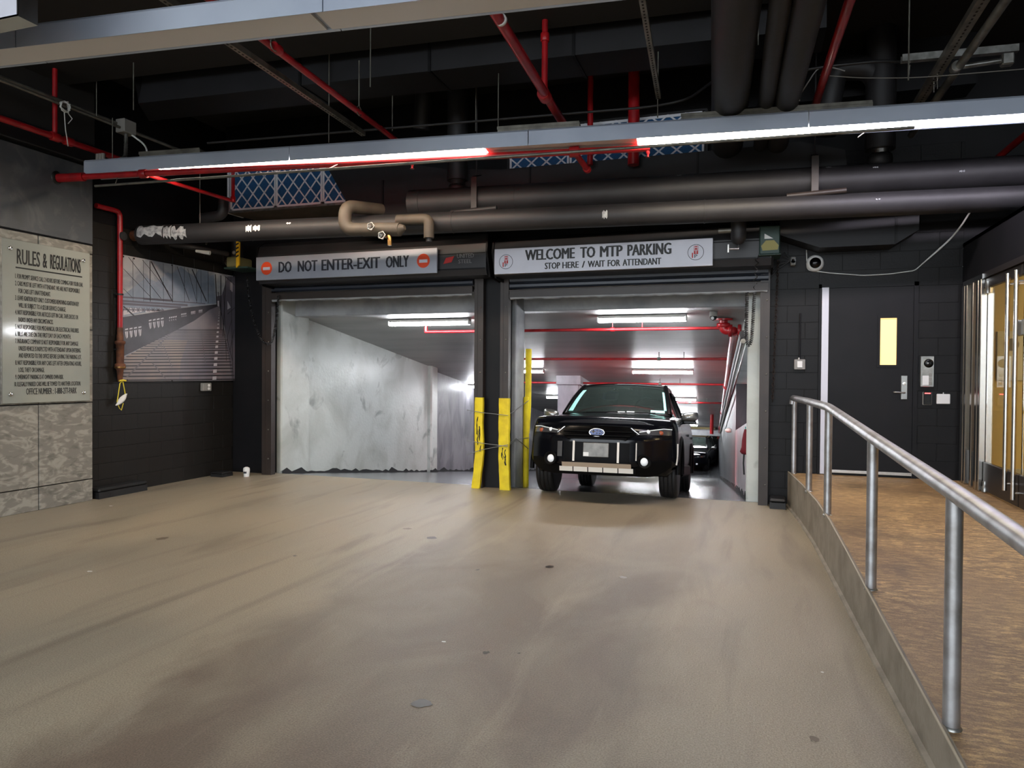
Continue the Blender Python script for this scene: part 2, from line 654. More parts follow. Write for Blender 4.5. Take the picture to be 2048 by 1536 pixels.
# ================================================================== STRUCTURE
# floor of the forecourt, running out to the street behind the viewer
struct(MB().box((-26, -32, -0.25), (26, 9.4, 0)).build('floor', 'floor'))
b = MB()
ys = [9.4, 30, 37]
b.add([(-8.2, y, zf(y)) for y in ys] + [(0.4, y, zf(y)) for y in ys] + [(-8.2, y, zf(y) - 0.3) for y in ys] + [(0.4, y, zf(y) - 0.3) for y in ys],
      [(0, 3, 4, 1), (1, 4, 5, 2), (6, 7, 10, 9), (7, 8, 11, 10), (0, 1, 7, 6), (1, 2, 8, 7), (3, 9, 10, 4), (4, 10, 11, 5), (0, 6, 9, 3), (2, 5, 11, 8)])
struct(b.build('floor.001', 'ramp_floor'))
o = MB().box((-9.2, -3.2, 5.3), (6.2, 10.2, 5.55)).build('ceiling', 'ceiling_black')
struct(o)
# garage ceiling
b = MB()
ys = [10.15, 30, 37]
b.add([(-8.2, y, zc(y)) for y in ys] + [(0.4, y, zc(y)) for y in ys] + [(-8.2, y, zc(y) + 0.3) for y in ys] + [(0.4, y, zc(y) + 0.3) for y in ys],
      [(0, 1, 4, 3), (1, 2, 5, 4), (6, 9, 10, 7), (7, 10, 11, 8), (0, 6, 7, 1), (1, 7, 8, 2), (3, 4, 10, 9), (4, 5, 11, 10), (0, 3, 9, 6), (2, 8, 11, 5)])
struct(b.build('ceiling.001', 'garage_ceiling'))

# left wall: stone slabs on a dark backing
wl = struct(MB().box((-8.3, -3.2, 0), (-7.668, 6.63, 5.3)).build('wall_left', 'joint'))
JY = [6.63, 5.93, 4.75, 3.55, 2.35, 1.15, -0.05, -1.25, -2.45]
JZ = [0.0, 0.262, 1.2, 2.08, 3.0, 3.11]
cache = {}
for iz in range(len(JZ) - 1):
    for iy in range(len(JY) - 1):
        y1, y0, z0, z1 = JY[iy] - 0.005, JY[iy + 1] + 0.005, JZ[iz] + (0.006 if iz else 0), JZ[iz + 1] - 0.006
        dx = random.uniform(-0.003, 0.003)
        MB().bbox((-7.67, y0, z0), (-7.64 + dx, y1, z1), 0.004).build('stone_panel', 'stone', wl, fix=False)
for y1, y0 in ((6.63, 4.3), (4.3, 1.9), (1.9, -0.5), (-0.5, -2.9)):
    MB().bbox((-7.67, y0 + 0.004, 3.125), (-7.636, y1 - 0.004, 4.05), 0.004).build('stone_panel', 'stone_dark', wl, fix=False)
MB().bbox((-7.7, -3.2, 4.075), (-7.56, 6.63, 4.3), 0.01).build('fascia', 'duct_black', wl, fix=False)
MB().bbox((-7.7, -3.2, 4.3), (-7.6, 6.63, 5.3), 0.01).build('fascia', 'ceiling_black', wl, fix=False)


def block_wall(parent, axis, plane, u0, u1, z0, z1, m, holes=(), thick=0.012, sgn=-1, hb=0.203, wb=0.406):
    """painted concrete blocks laid in running bond, joints recessed"""
    shared = {}
    r = 0
    z = z0
    while z < z1 - 0.02:
        zt = min(z + hb, z1)
        u = u0 - (wb / 2 if r % 2 else 0)
        while u < u1:
            a, c = max(u, u0), min(u + wb, u1)
            segs = [(a, c)] if c - a > 0.03 else []
            for (h0, h1, g0, g1) in holes:
                if z < g1 - 0.01 and zt > g0 + 0.01:
                    ns = []
                    for (p, q) in segs:
                        if q <= h0 or p >= h1:
                            ns.append((p, q))
                        else:
                            if h0 - p > 0.03:
                                ns.append((p, h0))
                            if q - h1 > 0.03:
                                ns.append((h1, q))
                    segs = ns
            for (p, q) in segs:
                w, h = round(q - p - 0.004, 3), round(zt - z - 0.004, 3)
                k = (w, h)
                if k not in shared:
                    mb = MB()
                    if axis == 'y':
                        mb.bbox((0, 0, 0), (w, thick, h), 0.002)
                    else:
                        mb.bbox((0, 0, 0), (thick, w, h), 0.002)
                    shared[k] = mb.build('block', m, None, fix=False)
                    ob = shared[k]
                    ob.parent = parent
                else:
                    ob = bpy.data.objects.new('block', shared[k].data)
                    COL.objects.link(ob)
                    ob.parent = parent
                j = random.uniform(-0.0006, 0.0006)
                ob.location = (p + 0.002, plane + j, z + 0.002) if axis == 'y' else (plane + j, p + 0.002, z + 0.002)
            u += wb
        z += hb
        r += 1


wb_ = struct(MB().box((-8.3, 6.63, 0), (-7.803, 10.2, 5.3)).build('wall_left.001', 'black_wall'))
block_wall(wb_, 'x', -7.812, 6.64, 9.3, 0.0, 3.45, 'brown_wall')
MB().box((-7.812, 6.64, 3.45), (-7.8, 9.3, 5.3)).build('upper_panel', 'black_paint', wb_)

# facade wall with its two openings
b = MB()
b.box((-7.81, 9.31, 0), (-7.12, 9.85, 2.83))
b.box((-3.62, 9.3, 0), (-3.2, 9.5, 2.83))
b.box((-7.81, 9.31, 2.83), (0.16, 9.85, 5.3))
wk = struct(b.build('wall_back', 'black_paint'))
wr = struct(MB().box((0.14, 9.336, -0.05), (2.262, 9.95, 5.3)).build('wall_back.001', 'black_wall'))
struct(MB().box((2.262, 9.345, 3.1), (6.45, 9.95, 5.3)).build('wall_back.002', 'black_paint'))
block_wall(wr, 'y', 9.332, 0.2, 2.27, 0.0, 4.26, 'black_wall', holes=((0.76, 1.81, 0.0, 2.66),))
MB().box((0.2, 9.333, 4.26), (2.27, 9.345, 5.3)).build('upper_panel', 'black_paint', wr)
# concrete pillar between the bays
struct(MB().bbox((-3.6, 9.5, -0.3), (-3.14, 9.9, 2.7), 0.012).build('pillar', 'header_concrete'))
struct(MB().bbox((-7.1, 9.85, 2.49), (0.3, 10.2, 3.2), 0.01).build('header_beam', 'header_concrete'))
# garage walls
struct(MB().bbox((-7.6, 9.5, -0.3), (-7.03, 10.25, 2.85), 0.02).build('wall_garage_left', 'white_concrete'))
struct(MB().box((-7.6, 10.25, -1.2), (-7.1, 15.25, 2.6)).build('wall_garage_left.001', 'white_concrete'))
struct(MB().bbox((-7.6, 15.0, -1.3), (-7.0, 15.35, 2.0), 0.03).build('wall_garage_left.002', 'white_concrete'))
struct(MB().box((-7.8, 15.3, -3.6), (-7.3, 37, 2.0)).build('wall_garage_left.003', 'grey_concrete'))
struct(MB().box((-8.2, 36.4, -3.6), (0.6, 36.8, 1.0)).build('wall_garage_back', 'yellow_wall'))
b = MB()
ys = list(np.arange(9.5, 36, 0.13))
tops = [zf(y) + random.choice((0.03, 0.045, 0.06, 0.09)) * random.uniform(0.6, 1.2) for y in ys]
for i in range(len(ys) - 1):
    x = -7.02 if ys[i] < 10.2 else (-7.09 if ys[i] < 14.95 else (-6.985 if ys[i] < 15.3 else -7.29))
    b.add([(x, ys[i], zf(ys[i])), (x, ys[i + 1], zf(ys[i + 1])), (x, ys[i + 1], tops[i + 1]), (x, ys[i], tops[i]),
           (x - 0.02, ys[i], zf(ys[i])), (x - 0.02, ys[i + 1], zf(ys[i + 1])), (x - 0.02, ys[i + 1], tops[i + 1]), (x - 0.02, ys[i], tops[i])],
          [(0, 1, 2, 3), (3, 2, 6, 7), (4, 7, 6, 5)])
struct(b.build('baseboard_garage', 'tar', fix=False))
# interior column with its capital
pc = at(1152, 760, 'y', 16.4)
cx = pc.x
struct(MB().bbox((cx - 0.45, 16.4, -1.4), (cx + 0.07, 18.4, zc(16.4) - 0.2), 0.02).build('pillar.001', 'grey_concrete'))
b = MB()
b.prism([(cx - 0.47, 16.35, zc(16.35) + 0.02), (cx + 0.12, 16.35, zc(16.35) + 0.02), (cx + 0.12, 16.35, zc(16.4) - 0.2), (cx - 0.47, 16.35, zc(16.4) - 0.2)], (0, 2.1, -0.155 * 2.1))
struct(b.build('beam_garage', 'grey_concrete'))

# right-hand garage wall (swings inward as the ramp goes down)
RW0 = Vector((-0.055, 9.9, 0))
RW1 = at(1440, 950, 'y', 30)
rd = Vector((RW1.x - RW0.x, RW1.y - RW0.y, 0)).normalized()
rn = Vector((-rd.y, rd.x, 0))


def rw(x, y):
    return atp(x, y, RW0, rn)


def rwy(y):
    return RW0 + rd * ((y - RW0.y) / rd.y)


struct(MB().bbox((-0.055, 9.5, -0.1), (0.14, 9.9, 2.7), 0.015).build('wall_garage_right', 'white_concrete'))
yb = rw(1473, 862).y
yk = yb + 0.4
b = MB()
P = [rwy(y) for y in (yk, 30, 37)]
back = -rn * 0.3
for i in range(2):
    a, c = P[i], P[i + 1]
    q = [Vector((a.x, a.y, zf(a.y) - 0.2)), Vector((c.x, c.y, zf(c.y) - 0.2)), Vector((c.x, c.y, zc(c.y) + 0.05)), Vector((a.x, a.y, zc(a.y) + 0.05))]
    b.add(q + [p + back for p in q], [(0, 1, 2, 3), (7, 6, 5, 4), (0, 4, 5, 1), (3, 2, 6, 7), (0, 3, 7, 4), (1, 5, 6, 2)])
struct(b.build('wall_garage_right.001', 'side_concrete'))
# near part: low wall under the booth opening
b = MB()
a, c = rwy(9.9), rwy(yk)
tz = lambda y: zf(y) + 1.12
q = [Vector((a.x, a.y, -0.2)), Vector((c.x, c.y, zf(c.y) - 0.2)), Vector((c.x, c.y, tz(c.y))), Vector((a.x, a.y, tz(a.y) - 0.1))]
b.add(q + [p + back * 0.5 for p in q], [(0, 1, 2, 3), (7, 6, 5, 4), (0, 4, 5, 1), (3, 2, 6, 7), (0, 3, 7, 4), (1, 5, 6, 2)])
struct(b.build('wall_garage_right.002', 'pink_wall'))
b = MB()
b.mi = 0
q = [Vector((a.x, a.y, 0.6)), Vector((c.x, c.y, 0.0)), Vector((c.x, c.y, zc(c.y) + 0.1)), Vector((a.x, a.y, zc(a.y) + 0.1))]
b.add([p + back * 1.6 for p in q] + [p + back * 1.8 for p in q], [(0, 1, 2, 3), (7, 6, 5, 4), (0, 4, 5, 1), (3, 2, 6, 7), (0, 3, 7, 4), (1, 5, 6, 2)])
struct(b.build('wall_booth', 'booth_blue'))
# sloping lintel over the booth opening
b = MB()
q = [Vector((a.x, a.y, 2.06)), Vector((c.x, c.y, zc(c.y) - 0.52)), Vector((c.x, c.y, zc(c.y) + 0.05)), Vector((a.x, a.y, zc(a.y) + 0.3))]
b.add(q + [p + back for p in q], [(0, 1, 2, 3), (7, 6, 5, 4), (0, 4, 5, 1), (3, 2, 6, 7), (0, 3, 7, 4), (1, 5, 6, 2)])
struct(b.build('lintel', 'white_concrete'))
b = MB()
ys = list(np.arange(9.9, 30, 0.15))
tops = [zf(y) + random.choice((0.05, 0.07, 0.1, 0.12)) for y in ys]
for i in range(len(ys) - 1):
    p, q = rwy(ys[i]) + rn * 0.012, rwy(ys[i + 1]) + rn * 0.012
    b.add([(p.x, p.y, zf(p.y)), (q.x, q.y, zf(q.y)), (q.x, q.y, tops[i + 1]), (p.x, p.y, tops[i])], [(0, 1, 2, 3)])
    b.add([(p.x + 0.02, p.y, tops[i]), (q.x + 0.02, q.y, tops[i + 1]), (q.x, q.y, tops[i + 1]), (p.x, p.y, tops[i])], [(0, 1, 2, 3)])
struct(b.build('baseboard_garage.001', 'tar', fix=False))

# raised walkway (ramp) with its kerb on the right
CURB = [(0.43, 9.33, 0.4), (0.52, 8.3, 0.4), (0.585, 7.2, 0.4), (0.61, 6.4, 0.395), (0.64, 5.5, 0.345), (0.675, 4.3, 0.27), (0.715, 3.2, 0.195), (0.77, 1.6, 0.085), (0.82, 0.35, 0.003)]
RX = 2.262
b = MB()
n = len(CURB)
vs = [(x + 0.02, y, z) for x, y, z in CURB] + [(RX + 0.3, y, z) for x, y, z in CURB] + [(x + 0.02, y, -0.1) for x, y, z in CURB] + [(RX + 0.3, y, -0.1) for x, y, z in CURB]
fs = [(i, i + 1, n + i + 1, n + i) for i in range(n - 1)] + [(i, 2 * n + i, 2 * n + i + 1, i + 1) for i in range(n - 1)] + [(0, n, 3 * n, 2 * n), (n - 1, 3 * n - 1, 4 * n - 1, 2 * n - 1)[::1]]
b.add(vs, fs[:-1])
struct(b.build('floor.002', 'platform'))
b = MB()
vs = [(x, y, -0.05) for x, y, z in CURB] + [(x, y, z + 0.012) for x, y, z in CURB] + [(x + 0.022, y, z + 0.012) for x, y, z in CURB] + [(x + 0.022, y, -0.05) for x, y, z in CURB]
b.add(vs, [(k * n + i, k * n + i + 1, (k + 1) * n + i + 1, (k + 1) * n + i) for k in range(3) for i in range(n - 1)] + [(0, n, 2 * n, 3 * n), (n - 1, 4 * n - 1, 3 * n - 1, 2 * n - 1)])
struct(b.build('trim_kerb', 'curb'))
b = MB()
vs = [(x - 0.025, y, 0.0) for x, y, z in CURB[:-1]] + [(x - 0.022, y, 0.012) for x, y, z in CURB[:-1]] + [(x + 0.005, y, 0.022) for x, y, z in CURB[:-1]]
k = n - 1
b.add(vs, [(j * k + i, j * k + i + 1, (j + 1) * k + i + 1, (j + 1) * k + i) for j in range(2) for i in range(k - 1)])
struct(b.build('trim_kerb.001', 'curb'))
b = MB()
b.tube([(x + 0.006, y, z + 0.012) for x, y, z in CURB], 0.007, 6)
struct(b.build('trim_kerb.002', 'lip'))
# stains and chips on the forecourt floor
fl_ = bpy.data.objects['floor']
rnd = random.Random(2)


def blot(x, y, rx, ry, m, seed):
    r_ = random.Random(seed)
    c = at(x, y, 'z', 0)
    b = MB()
    n_ = 14
    pts = [(c.x + rx * math.cos(2 * math.pi * k / n_) * r_.uniform(0.55, 1.1), c.y + ry * math.sin(2 * math.pi * k / n_) * r_.uniform(0.55, 1.1), 0.002) for k in range(n_)]
    b.add(pts + [(c.x, c.y, 0.0022)], [(k, (k + 1) % n_, n_) for k in range(n_)])
    return b.build('stain', m, fl_, fix=False)


for i, (x, y, rx, ry, m) in enumerate(((845, 1407, 0.055, 0.05, 'stain'), (972, 1306, 0.025, 0.03, 'stain'), (1038, 1307, 0.01, 0.012, 'stain'), (888, 1284, 0.016, 0.012, 'plastic_white'), (325, 1077, 0.07, 0.07, 'stain_soft'),
                                       (1098, 1134, 0.04, 0.05, 'stain'), (863, 1076, 0.06, 0.06, 'stain'), (955, 1140, 0.02, 0.03, 'stain'), (1628, 1478, 0.03, 0.03, 'stain_soft'), (180, 1143, 0.03, 0.02, 'plastic_white'),
                                       (590, 1112, 0.02, 0.02, 'stain'), (815, 1058, 0.05, 0.04, 'stain_soft'), (1245, 1155, 0.05, 0.04, 'stain_soft'), (222, 1012, 0.03, 0.02, 'plastic_white'), (1645, 1345, 0.012, 0.01, 'plastic_white'))):
    blot(x, y, rx, ry, m, i)

# right wall with the lobby front: black wall above and before the glazing
b = MB()
b.box((RX, -3.2, 2.66), (RX + 0.25, 9.33, 3.1))
b.box((6.2, -3.2, 3.0), (6.45, 9.35, 5.3))
b.box((RX, -3.2, 3.06), (6.45, 9.33, 3.1))
b.box((RX, -3.2, -0.1), (RX + 0.25, 3.4, 2.66))
b.box((RX, 9.24, -0.1), (RX + 0.25, 9.35, 2.66))
struct(b.build('wall_right', 'black_paint'))
# lobby behind the glass
b = MB()
b.box((RX + 0.05, 3.3, 0.2), (6.2, 10.4, 0.395))
struct(b.build('floor_lobby', 'lobby_floor'))
b = MB()
b.box((RX + 0.3, 9.36, 0.39), (3.3, 9.5, 3.2))
b.box((3.3, 8.9, 0.39), (6.2, 9.05, 3.2))
b.box((6.0, 3.3, 0.39), (6.2, 10.4, 3.2))
b.box((RX + 0.26, 3.25, 0.39), (6.2, 3.4, 3.2))
b.box((RX + 0.26, 3.3, 2.9), (6.2, 10.4, 3.05))
struct(b.build('wall_lobby', 'lobby_wall'))
struct(MB().box((RX + 0.3, 9.33, 0.4), (3.3, 9.36, 0.56)).build('baseboard_lobby', 'plastic_white'))

# ================================================================== ROLLING DOORS
def rolling_door(x0, x1, z_hood0, z_hood1, z_open, label, gl, gr, name_plate=None):
    """x0..x1 hood ends; gl, gr = (inner, outer) x of the guide rails"""
    t = thing('rolling_door', label, 'rolling door', ((x0 + x1) / 2, 9.3, 0), group='rolling doors of the garage')
    b = MB()
    pr = [(9.3, z_hood1), (8.95, z_hood1), (8.83, z_hood1 - 0.07), (8.79, z_hood1 - 0.2), (8.79, z_hood0 + 0.08), (8.83, z_hood0), (9.2, z_hood0)]
    b.prism([(x0, y, z) for y, z in pr], (x1 - x0, 0, 0))
    hood = b.build('hood', 'hood_grey', t)
    b = MB()
    b.box((x0 + 0.01, 8.786, z_hood0 + 0.28), (x1 - 0.01, 8.79, z_hood0 + 0.295))
    b.box((x0 + 0.01, 8.784, z_hood0 + 0.075), (x1 - 0.01, 8.79, z_hood0 + 0.095))
    b.build('hood_seam', 'black_paint', hood)
    for sx, xx in ((0, x0 - 0.025), (1, x1)):
        b = MB()
        b.prism([(xx, 9.3, z_hood1 + 0.03), (xx, 8.95, z_hood1 + 0.03), (xx, 8.8, z_hood1 - 0.08), (xx, 8.77, z_hood0 + 0.3), (xx, 8.9, z_hood0 - 0.02), (xx, 9.3, z_hood0 - 0.05)], (0.025, 0, 0))
        b.cyl((xx - 0.03 if sx == 0 else xx + 0.02, 9.02, z_hood1 - 0.3), (xx + 0.0 if sx == 0 else xx + 0.05, 9.02, z_hood1 - 0.3), 0.035, 12)
        b.build('end_bracket', 'black_paint', t)
    a, c = gl[1], gr[1]
    zt = z_hood0 + 0.03
    zs = z_open + 0.09
    h = 0.075
    k = 0
    while zs < zt:
        MB().prism([(a + 0.02, 9.2, zs), (a + 0.02, 9.172, zs + 0.02), (a + 0.02, 9.172, zs + h - 0.022), (a + 0.02, 9.2, zs + h - 0.004)], (c - a - 0.04, 0, 0)).build('slat', 'slat_blue', t)
        zs += h
    b = MB()
    b.box((a + 0.02, 9.165, z_open), (c - 0.02, 9.215, z_open + 0.06))
    b.box((a + 0.02, 9.15, z_open + 0.06), (c - 0.02, 9.23, z_open + 0.07))
    b.box((a + 0.02, 9.16, z_open - 0.03), (c - 0.02, 9.17, z_open))
    bb = b.build('bottom_bar', 'brown_steel', t)
    b = MB()
    us = np.linspace(0, 1, 60)
    pts = [Vector((lerp(a + 0.03, c - 0.03, u), 9.19, z_open - 0.035 + random.uniform(-0.008, 0.008))) for u in us]
    b.tube(pts, 0.022, 8)
    b.build('bottom_seal', 'header_concrete', bb)
    for g in (gl, gr):
        lo, hi = min(g), max(g)
        b = MB()
        b.box((lo, 9.2, 0), (hi, 9.24, zt))
        b.box((lo, 9.24, 0), (lo + 0.02, 9.3, zt))
        b.box((hi - 0.02, 9.24, 0), (hi, 9.3, zt))
        b.box((lo + (hi - lo) * 0.3, 9.195, 0), (lo + (hi - lo) * 0.38, 9.2, zt))
        gd = b.build('guide_rail', 'brown_steel', t)
        b = MB()
        for z in np.arange(0.25, zt, 0.45):
            b.sph((lo + (hi - lo) * 0.7, 9.2, z), 0.012, 8, 4)
        b.build('bolt', 'steel_grey', gd)
    return t


rd1 = rolling_door(-6.93, -3.33, 2.89, 3.5, 2.72, 'charcoal rolling door of the left bay, behind the grey DO NOT ENTER sign', (-7.17, -7.0), (-3.52, -3.65))
b = MB()
put_text(b, 'UNITED', (-3.74, 8.785, 3.12), (1, 0, 0), (0, 0, 1), 0.24, 0.055, 0.02)
put_text(b, 'STEEL', (-3.72, 8.785, 3.05), (1, 0, 0), (0, 0, 1), 0.19, 0.05, 0.02)
b.build('lettering', 'faint_print', rd1)
MB().prism([(-3.94, 8.786, 3.05), (-3.82, 8.786, 3.07), (-3.78, 8.786, 3.15), (-3.9, 8.786, 3.13)], (0, -0.002, 0)).build('emblem', 'red_mark', rd1)
rd2 = rolling_door(-3.22, 0.2, 2.87, 3.38, 2.65, 'charcoal rolling door of the right bay, rolled up above the car', (-3.27, -3.15), (0.09, 0.2))


# ------------------------------------------------------------------ bay signs
def sign_panel(name, label, x0, x1, z0, z1, y, m):
    t = thing(name, label, 'sign', (x0, y, z0))
    p = MB().bbox((x0, y, z0), (x1, y + 0.03, z1), 0.004).build('panel', m, t)
    for xx in (x0 + 0.3, (x0 + x1) / 2, x1 - 0.3):
        MB().box((xx, y + 0.03, z0 + 0.04), (xx + 0.04, y + 0.07, z1 - 0.04)).build('bracket', 'galv', t)
    return t


SY = 8.715
sg = sign_panel('exit_sign', 'grey DO NOT ENTER-EXIT ONLY sign with two no entry discs over left bay', -6.9, -4.0, 2.925, 3.262, SY, 'sign_silver')
b = MB()
for txt, xa, xb in (('DO', -6.50, -6.29), ('NOT', -6.175, -5.86), ('ENTER-EXIT', -5.78, -4.86), ('ONLY', -4.76, -4.42)):
    put_text(b, txt, (xa, SY - 0.002, 3.025), (1, 0, 0), (0, 0, 1), xb - xa, 0.155, 0.05)
b.build('lettering', 'ink', sg)
for xx in (-6.715, -4.2):
    disc = MB().lathe((xx, SY + 0.001, 3.095), (0, -1, 0), [(0, 0.095), (0.003, 0.095), (0.003, 0.0)], 40).build('no_entry_disc', 'red_print', sg)
    MB().box((xx - 0.06, SY - 0.005, 3.07), (xx + 0.06, SY - 0.002, 3.112)).build('white_bar', 'sign_white', disc)
sg = sign_panel('welcome_sign', 'white welcome sign with black lettering and two round red logos over right bay', -3.185, -0.45, 2.875, 3.2, SY, 'sign_white')
b = MB()
for txt, xa, xb in (('WELCOME', -2.76, -2.12), ('TO', -2.04, -1.86), ('MTP', -1.79, -1.52), ('PARKING', -1.45, -0.935)):
    put_text(b, txt, (xa, SY - 0.002, 3.035), (1, 0, 0), (0, 0, 1), xb - xa, 0.135, 0.055)
for txt, xa, xb in (('STOP', -2.5, -2.305), ('HERE', -2.27, -2.065), ('/', -2.02, -1.985), ('WAIT', -1.945, -1.735), ('FOR', -1.695, -1.545), ('ATTENDANT', -1.51, -1.05)):
    put_text(b, txt, (xa, SY - 0.002, 2.915), (1, 0, 0), (0, 0, 1), xb - xa, 0.08, 0.05)
b.build('lettering', 'ink_black', sg)
for xx, zz in ((-3.025, 3.03), (-0.645, 3.04)):
    b = MB()
    n = 44
    for k in range(n):
        a0, a1 = 2 * math.pi * k / n, 2 * math.pi * (k + 1) / n
        b.add([(xx + r * math.cos(a), SY - 0.0015, zz + r * math.sin(a)) for a, r in ((a0, 0.088), (a1, 0.088), (a1, 0.094), (a0, 0.094))], [(0, 1, 2, 3)])
    ring = b.build('logo_ring', 'ink', sg, fix=False)
    b = MB()
    y = SY - 0.0015
    b.box((xx - 0.022, y, zz + 0.03), (xx + 0.028, y + 0.001, zz + 0.075))
    b.box((xx - 0.022, y, zz - 0.022), (xx + 0.028, y + 0.001, zz + 0.026))
    b.box((xx - 0.045, y, zz - 0.065), (xx - 0.03, y + 0.001, zz - 0.005))
    b.build('logo_block', 'red_mark', ring)
    b = MB()
    put_text(b, 'M', (xx - 0.016, y - 0.0015, zz + 0.035), (1, 0, 0), (0, 0, 1), 0.038, 0.034, 0.02)
    put_text(b, 'T', (xx - 0.016, y - 0.0015, zz - 0.017), (1, 0, 0), (0, 0, 1), 0.038, 0.038, 0.02)
    b.build('logo_letter', 'sign_white', ring)
    b = MB()
    put_text(b, 'P', (xx - 0.014, y - 0.0015, zz - 0.066), (1, 0, 0), (0, 0, 1), 0.032, 0.04, 0.02)
    b.build('logo_letter', 'ink', ring)

# ------------------------------------------------------------------ yellow pads, wires
PADS = [('leftmost of the three yellow foam column guards, bowed, black scuff down its middle', [(944, 975), (960, 880), (956, 795)], 20, 9.14, 0.05),
        ('middle yellow foam column guard, straight, below the brown door guide', [(1009, 977), (1009, 880), (1008, 795)], 25, 9.14, 0.05)]
for lab, pts, wpx, y, th in PADS:
    t0 = at(*pts[0], 'y', y)
    t = thing('column_guard', lab, 'foam guard', (t0.x + 0.05, y, 0), group='yellow foam column guards')
    w = 2 * wpx / FPX * 8.9 * 0.5
    P0 = [at(px_, py_, 'y', y) for px_, py_ in pts]
    P0[0].z = 0.0
    if wpx == 20:
        P0 = [Vector((-3.60, y, 0.0)), Vector((-3.57, y, 0.25)), Vector((-3.545, y, 0.5)), Vector((-3.56, y, 0.85)), Vector((-3.555, y, 1.255))]
    else:
        P0 = [Vector((P0[0].x, y, 0.0)), Vector((P0[0].x - 0.02, y, 0.4)), Vector((P0[0].x - 0.02, y, 0.75)), Vector((P0[0].x - 0.02, y, 1.0)), Vector((P0[0].x - 0.02, y, 1.25))]
    from mathutils import geometry
    zz = np.linspace(0, P0[-1].z, 16)
    xs = np.interp(zz, [p.z for p in P0], [p.x for p in P0])
    b = MB()
    prof = [(-1, -0.2), (-0.93, -0.85), (-0.5, -1.0), (0, -1.02), (0.5, -1.0), (0.93, -0.85), (1, -0.2), (1, 1), (-1, 1)]
    ww = [w / 2 * (1 + random.uniform(-0.05, 0.05)) for _ in zz]
    vs = [(xs[i] + ww[i] * u, y + th / 2 + v * th / 2, zz[i]) for i in range(len(zz)) for u, v in prof]
    k = len(prof)
    b.add(vs, [(i * k + j, i * k + (j + 1) % k, (i + 1) * k + (j + 1) % k, (i + 1) * k + j) for i in range(len(zz) - 1) for j in range(k)] + [tuple(range(k)), tuple(range((len(zz) - 1) * k, len(zz) * k))], True)
    pad = b.build('pad', 'yellow_pad', t, angle=40)
    b = MB()
    for i in range(5):
        za = random.uniform(0.5, 0.9) if wpx == 20 else random.uniform(0.1, 0.45)
        xx = np.interp(za, zz, xs) + random.uniform(-0.04, 0.03)
        pts_ = [(xx + random.uniform(-0.012, 0.012), y - 0.0035, za + q * 0.04) for q in range(random.randint(3, 7))]
        b.tube(pts_, [random.uniform(0.003, 0.009) for _ in pts_], 5)
    b.build('scuff_mark', 'tar', pad)
# third guard on the side of the pillar, in two lengths
pA = at(1052, 700, 'y', 10.3)
t = thing('column_guard', 'rightmost yellow foam column guard, taller and split, on the pillar beside the car', 'foam guard', (-3.1, 9.9, -0.06), group='yellow foam column guards')
b = MB()
b.tube(rounded([(-3.11, 9.93, 0.72), (-3.09, 9.93, 1.1), (-3.09, 9.94, 1.6), (-3.09, 9.94, 1.95)], 0.1), 0.045, 10)
b.build('pad', 'yellow_pad', t)
b = MB()
b.tube([(-3.1, 9.88, -0.055), (-3.1, 9.88, 0.5), (-3.1, 9.88, 1.25)], [0.042, 0.044, 0.04], 10)
b.build('pad', 'yellow_pad', t)
t = thing('tie_wire', 'twisted wire ties holding the yellow foam guards around the column', 'wire', (-3.4, 9.1, 0.8))
for z0, z1, z2 in ((1.08, 1.02, 1.2), (0.66, 0.6, 0.66), (0.46, 0.62, 0.5)):
    MB().tube([(-3.72, 9.125, z0), (-3.5, 9.125, (z0 + z1) / 2), (-3.13, 9.125, z1), (-3.13, 9.5, z1 + 0.06), (-3.06, 9.86, z2)], 0.005, 6).build('strand', 'wire', t)

# ================================================================== LEFT SIDE
t = thing('rules_sign', 'large glossy RULES & REGULATIONS panel on steel standoffs on stone wall', 'sign', (-7.6, 5.9, 1.22))
X = -7.595
y0s, y1s = at(4, 700, 'x', X).y, at(180, 700, 'x', X).y
zb, zt_ = 1.222, 3.0
pan = MB().bbox((X - 0.012, y0s, zb), (X, y1s, zt_), 0.003).build('panel', 'acrylic', t)
MB().box((X - 0.03, y0s - 0.02, zb), (X + 0.004, y0s - 0.004, zt_)).build('edge_strip', 'galv', pan)
b = MB()
for yy in (y0s + 0.09, y1s - 0.09):
    for zz in (zb + 0.1, zt_ - 0.1):
        b = MB()
        b.cyl((-7.645, yy, zz), (X + 0.008, yy, zz), 0.016, 12)
        b.lathe((X, yy, zz), (1, 0, 0), [(0, 0.022), (0.01, 0.022), (0.014, 0.016), (0.014, 0)], 14)
        b.build('standoff', 'bright_steel', t)
b = MB()
Wd = y1s - y0s


def rl(txt, a, c, zc_, h, bold=0.02):
    put_text(b, txt, (X + 0.0015, y0s + a * Wd, zc_), (0, 1, 0), (0, 0, 1), (c - a) * Wd, h, 0.022 if h > 0.1 else 0.02)


RZ = lambda y: at(4, y, 'x', X).z


def zline(py_left):
    return at(25, py_left, 'x', X).z


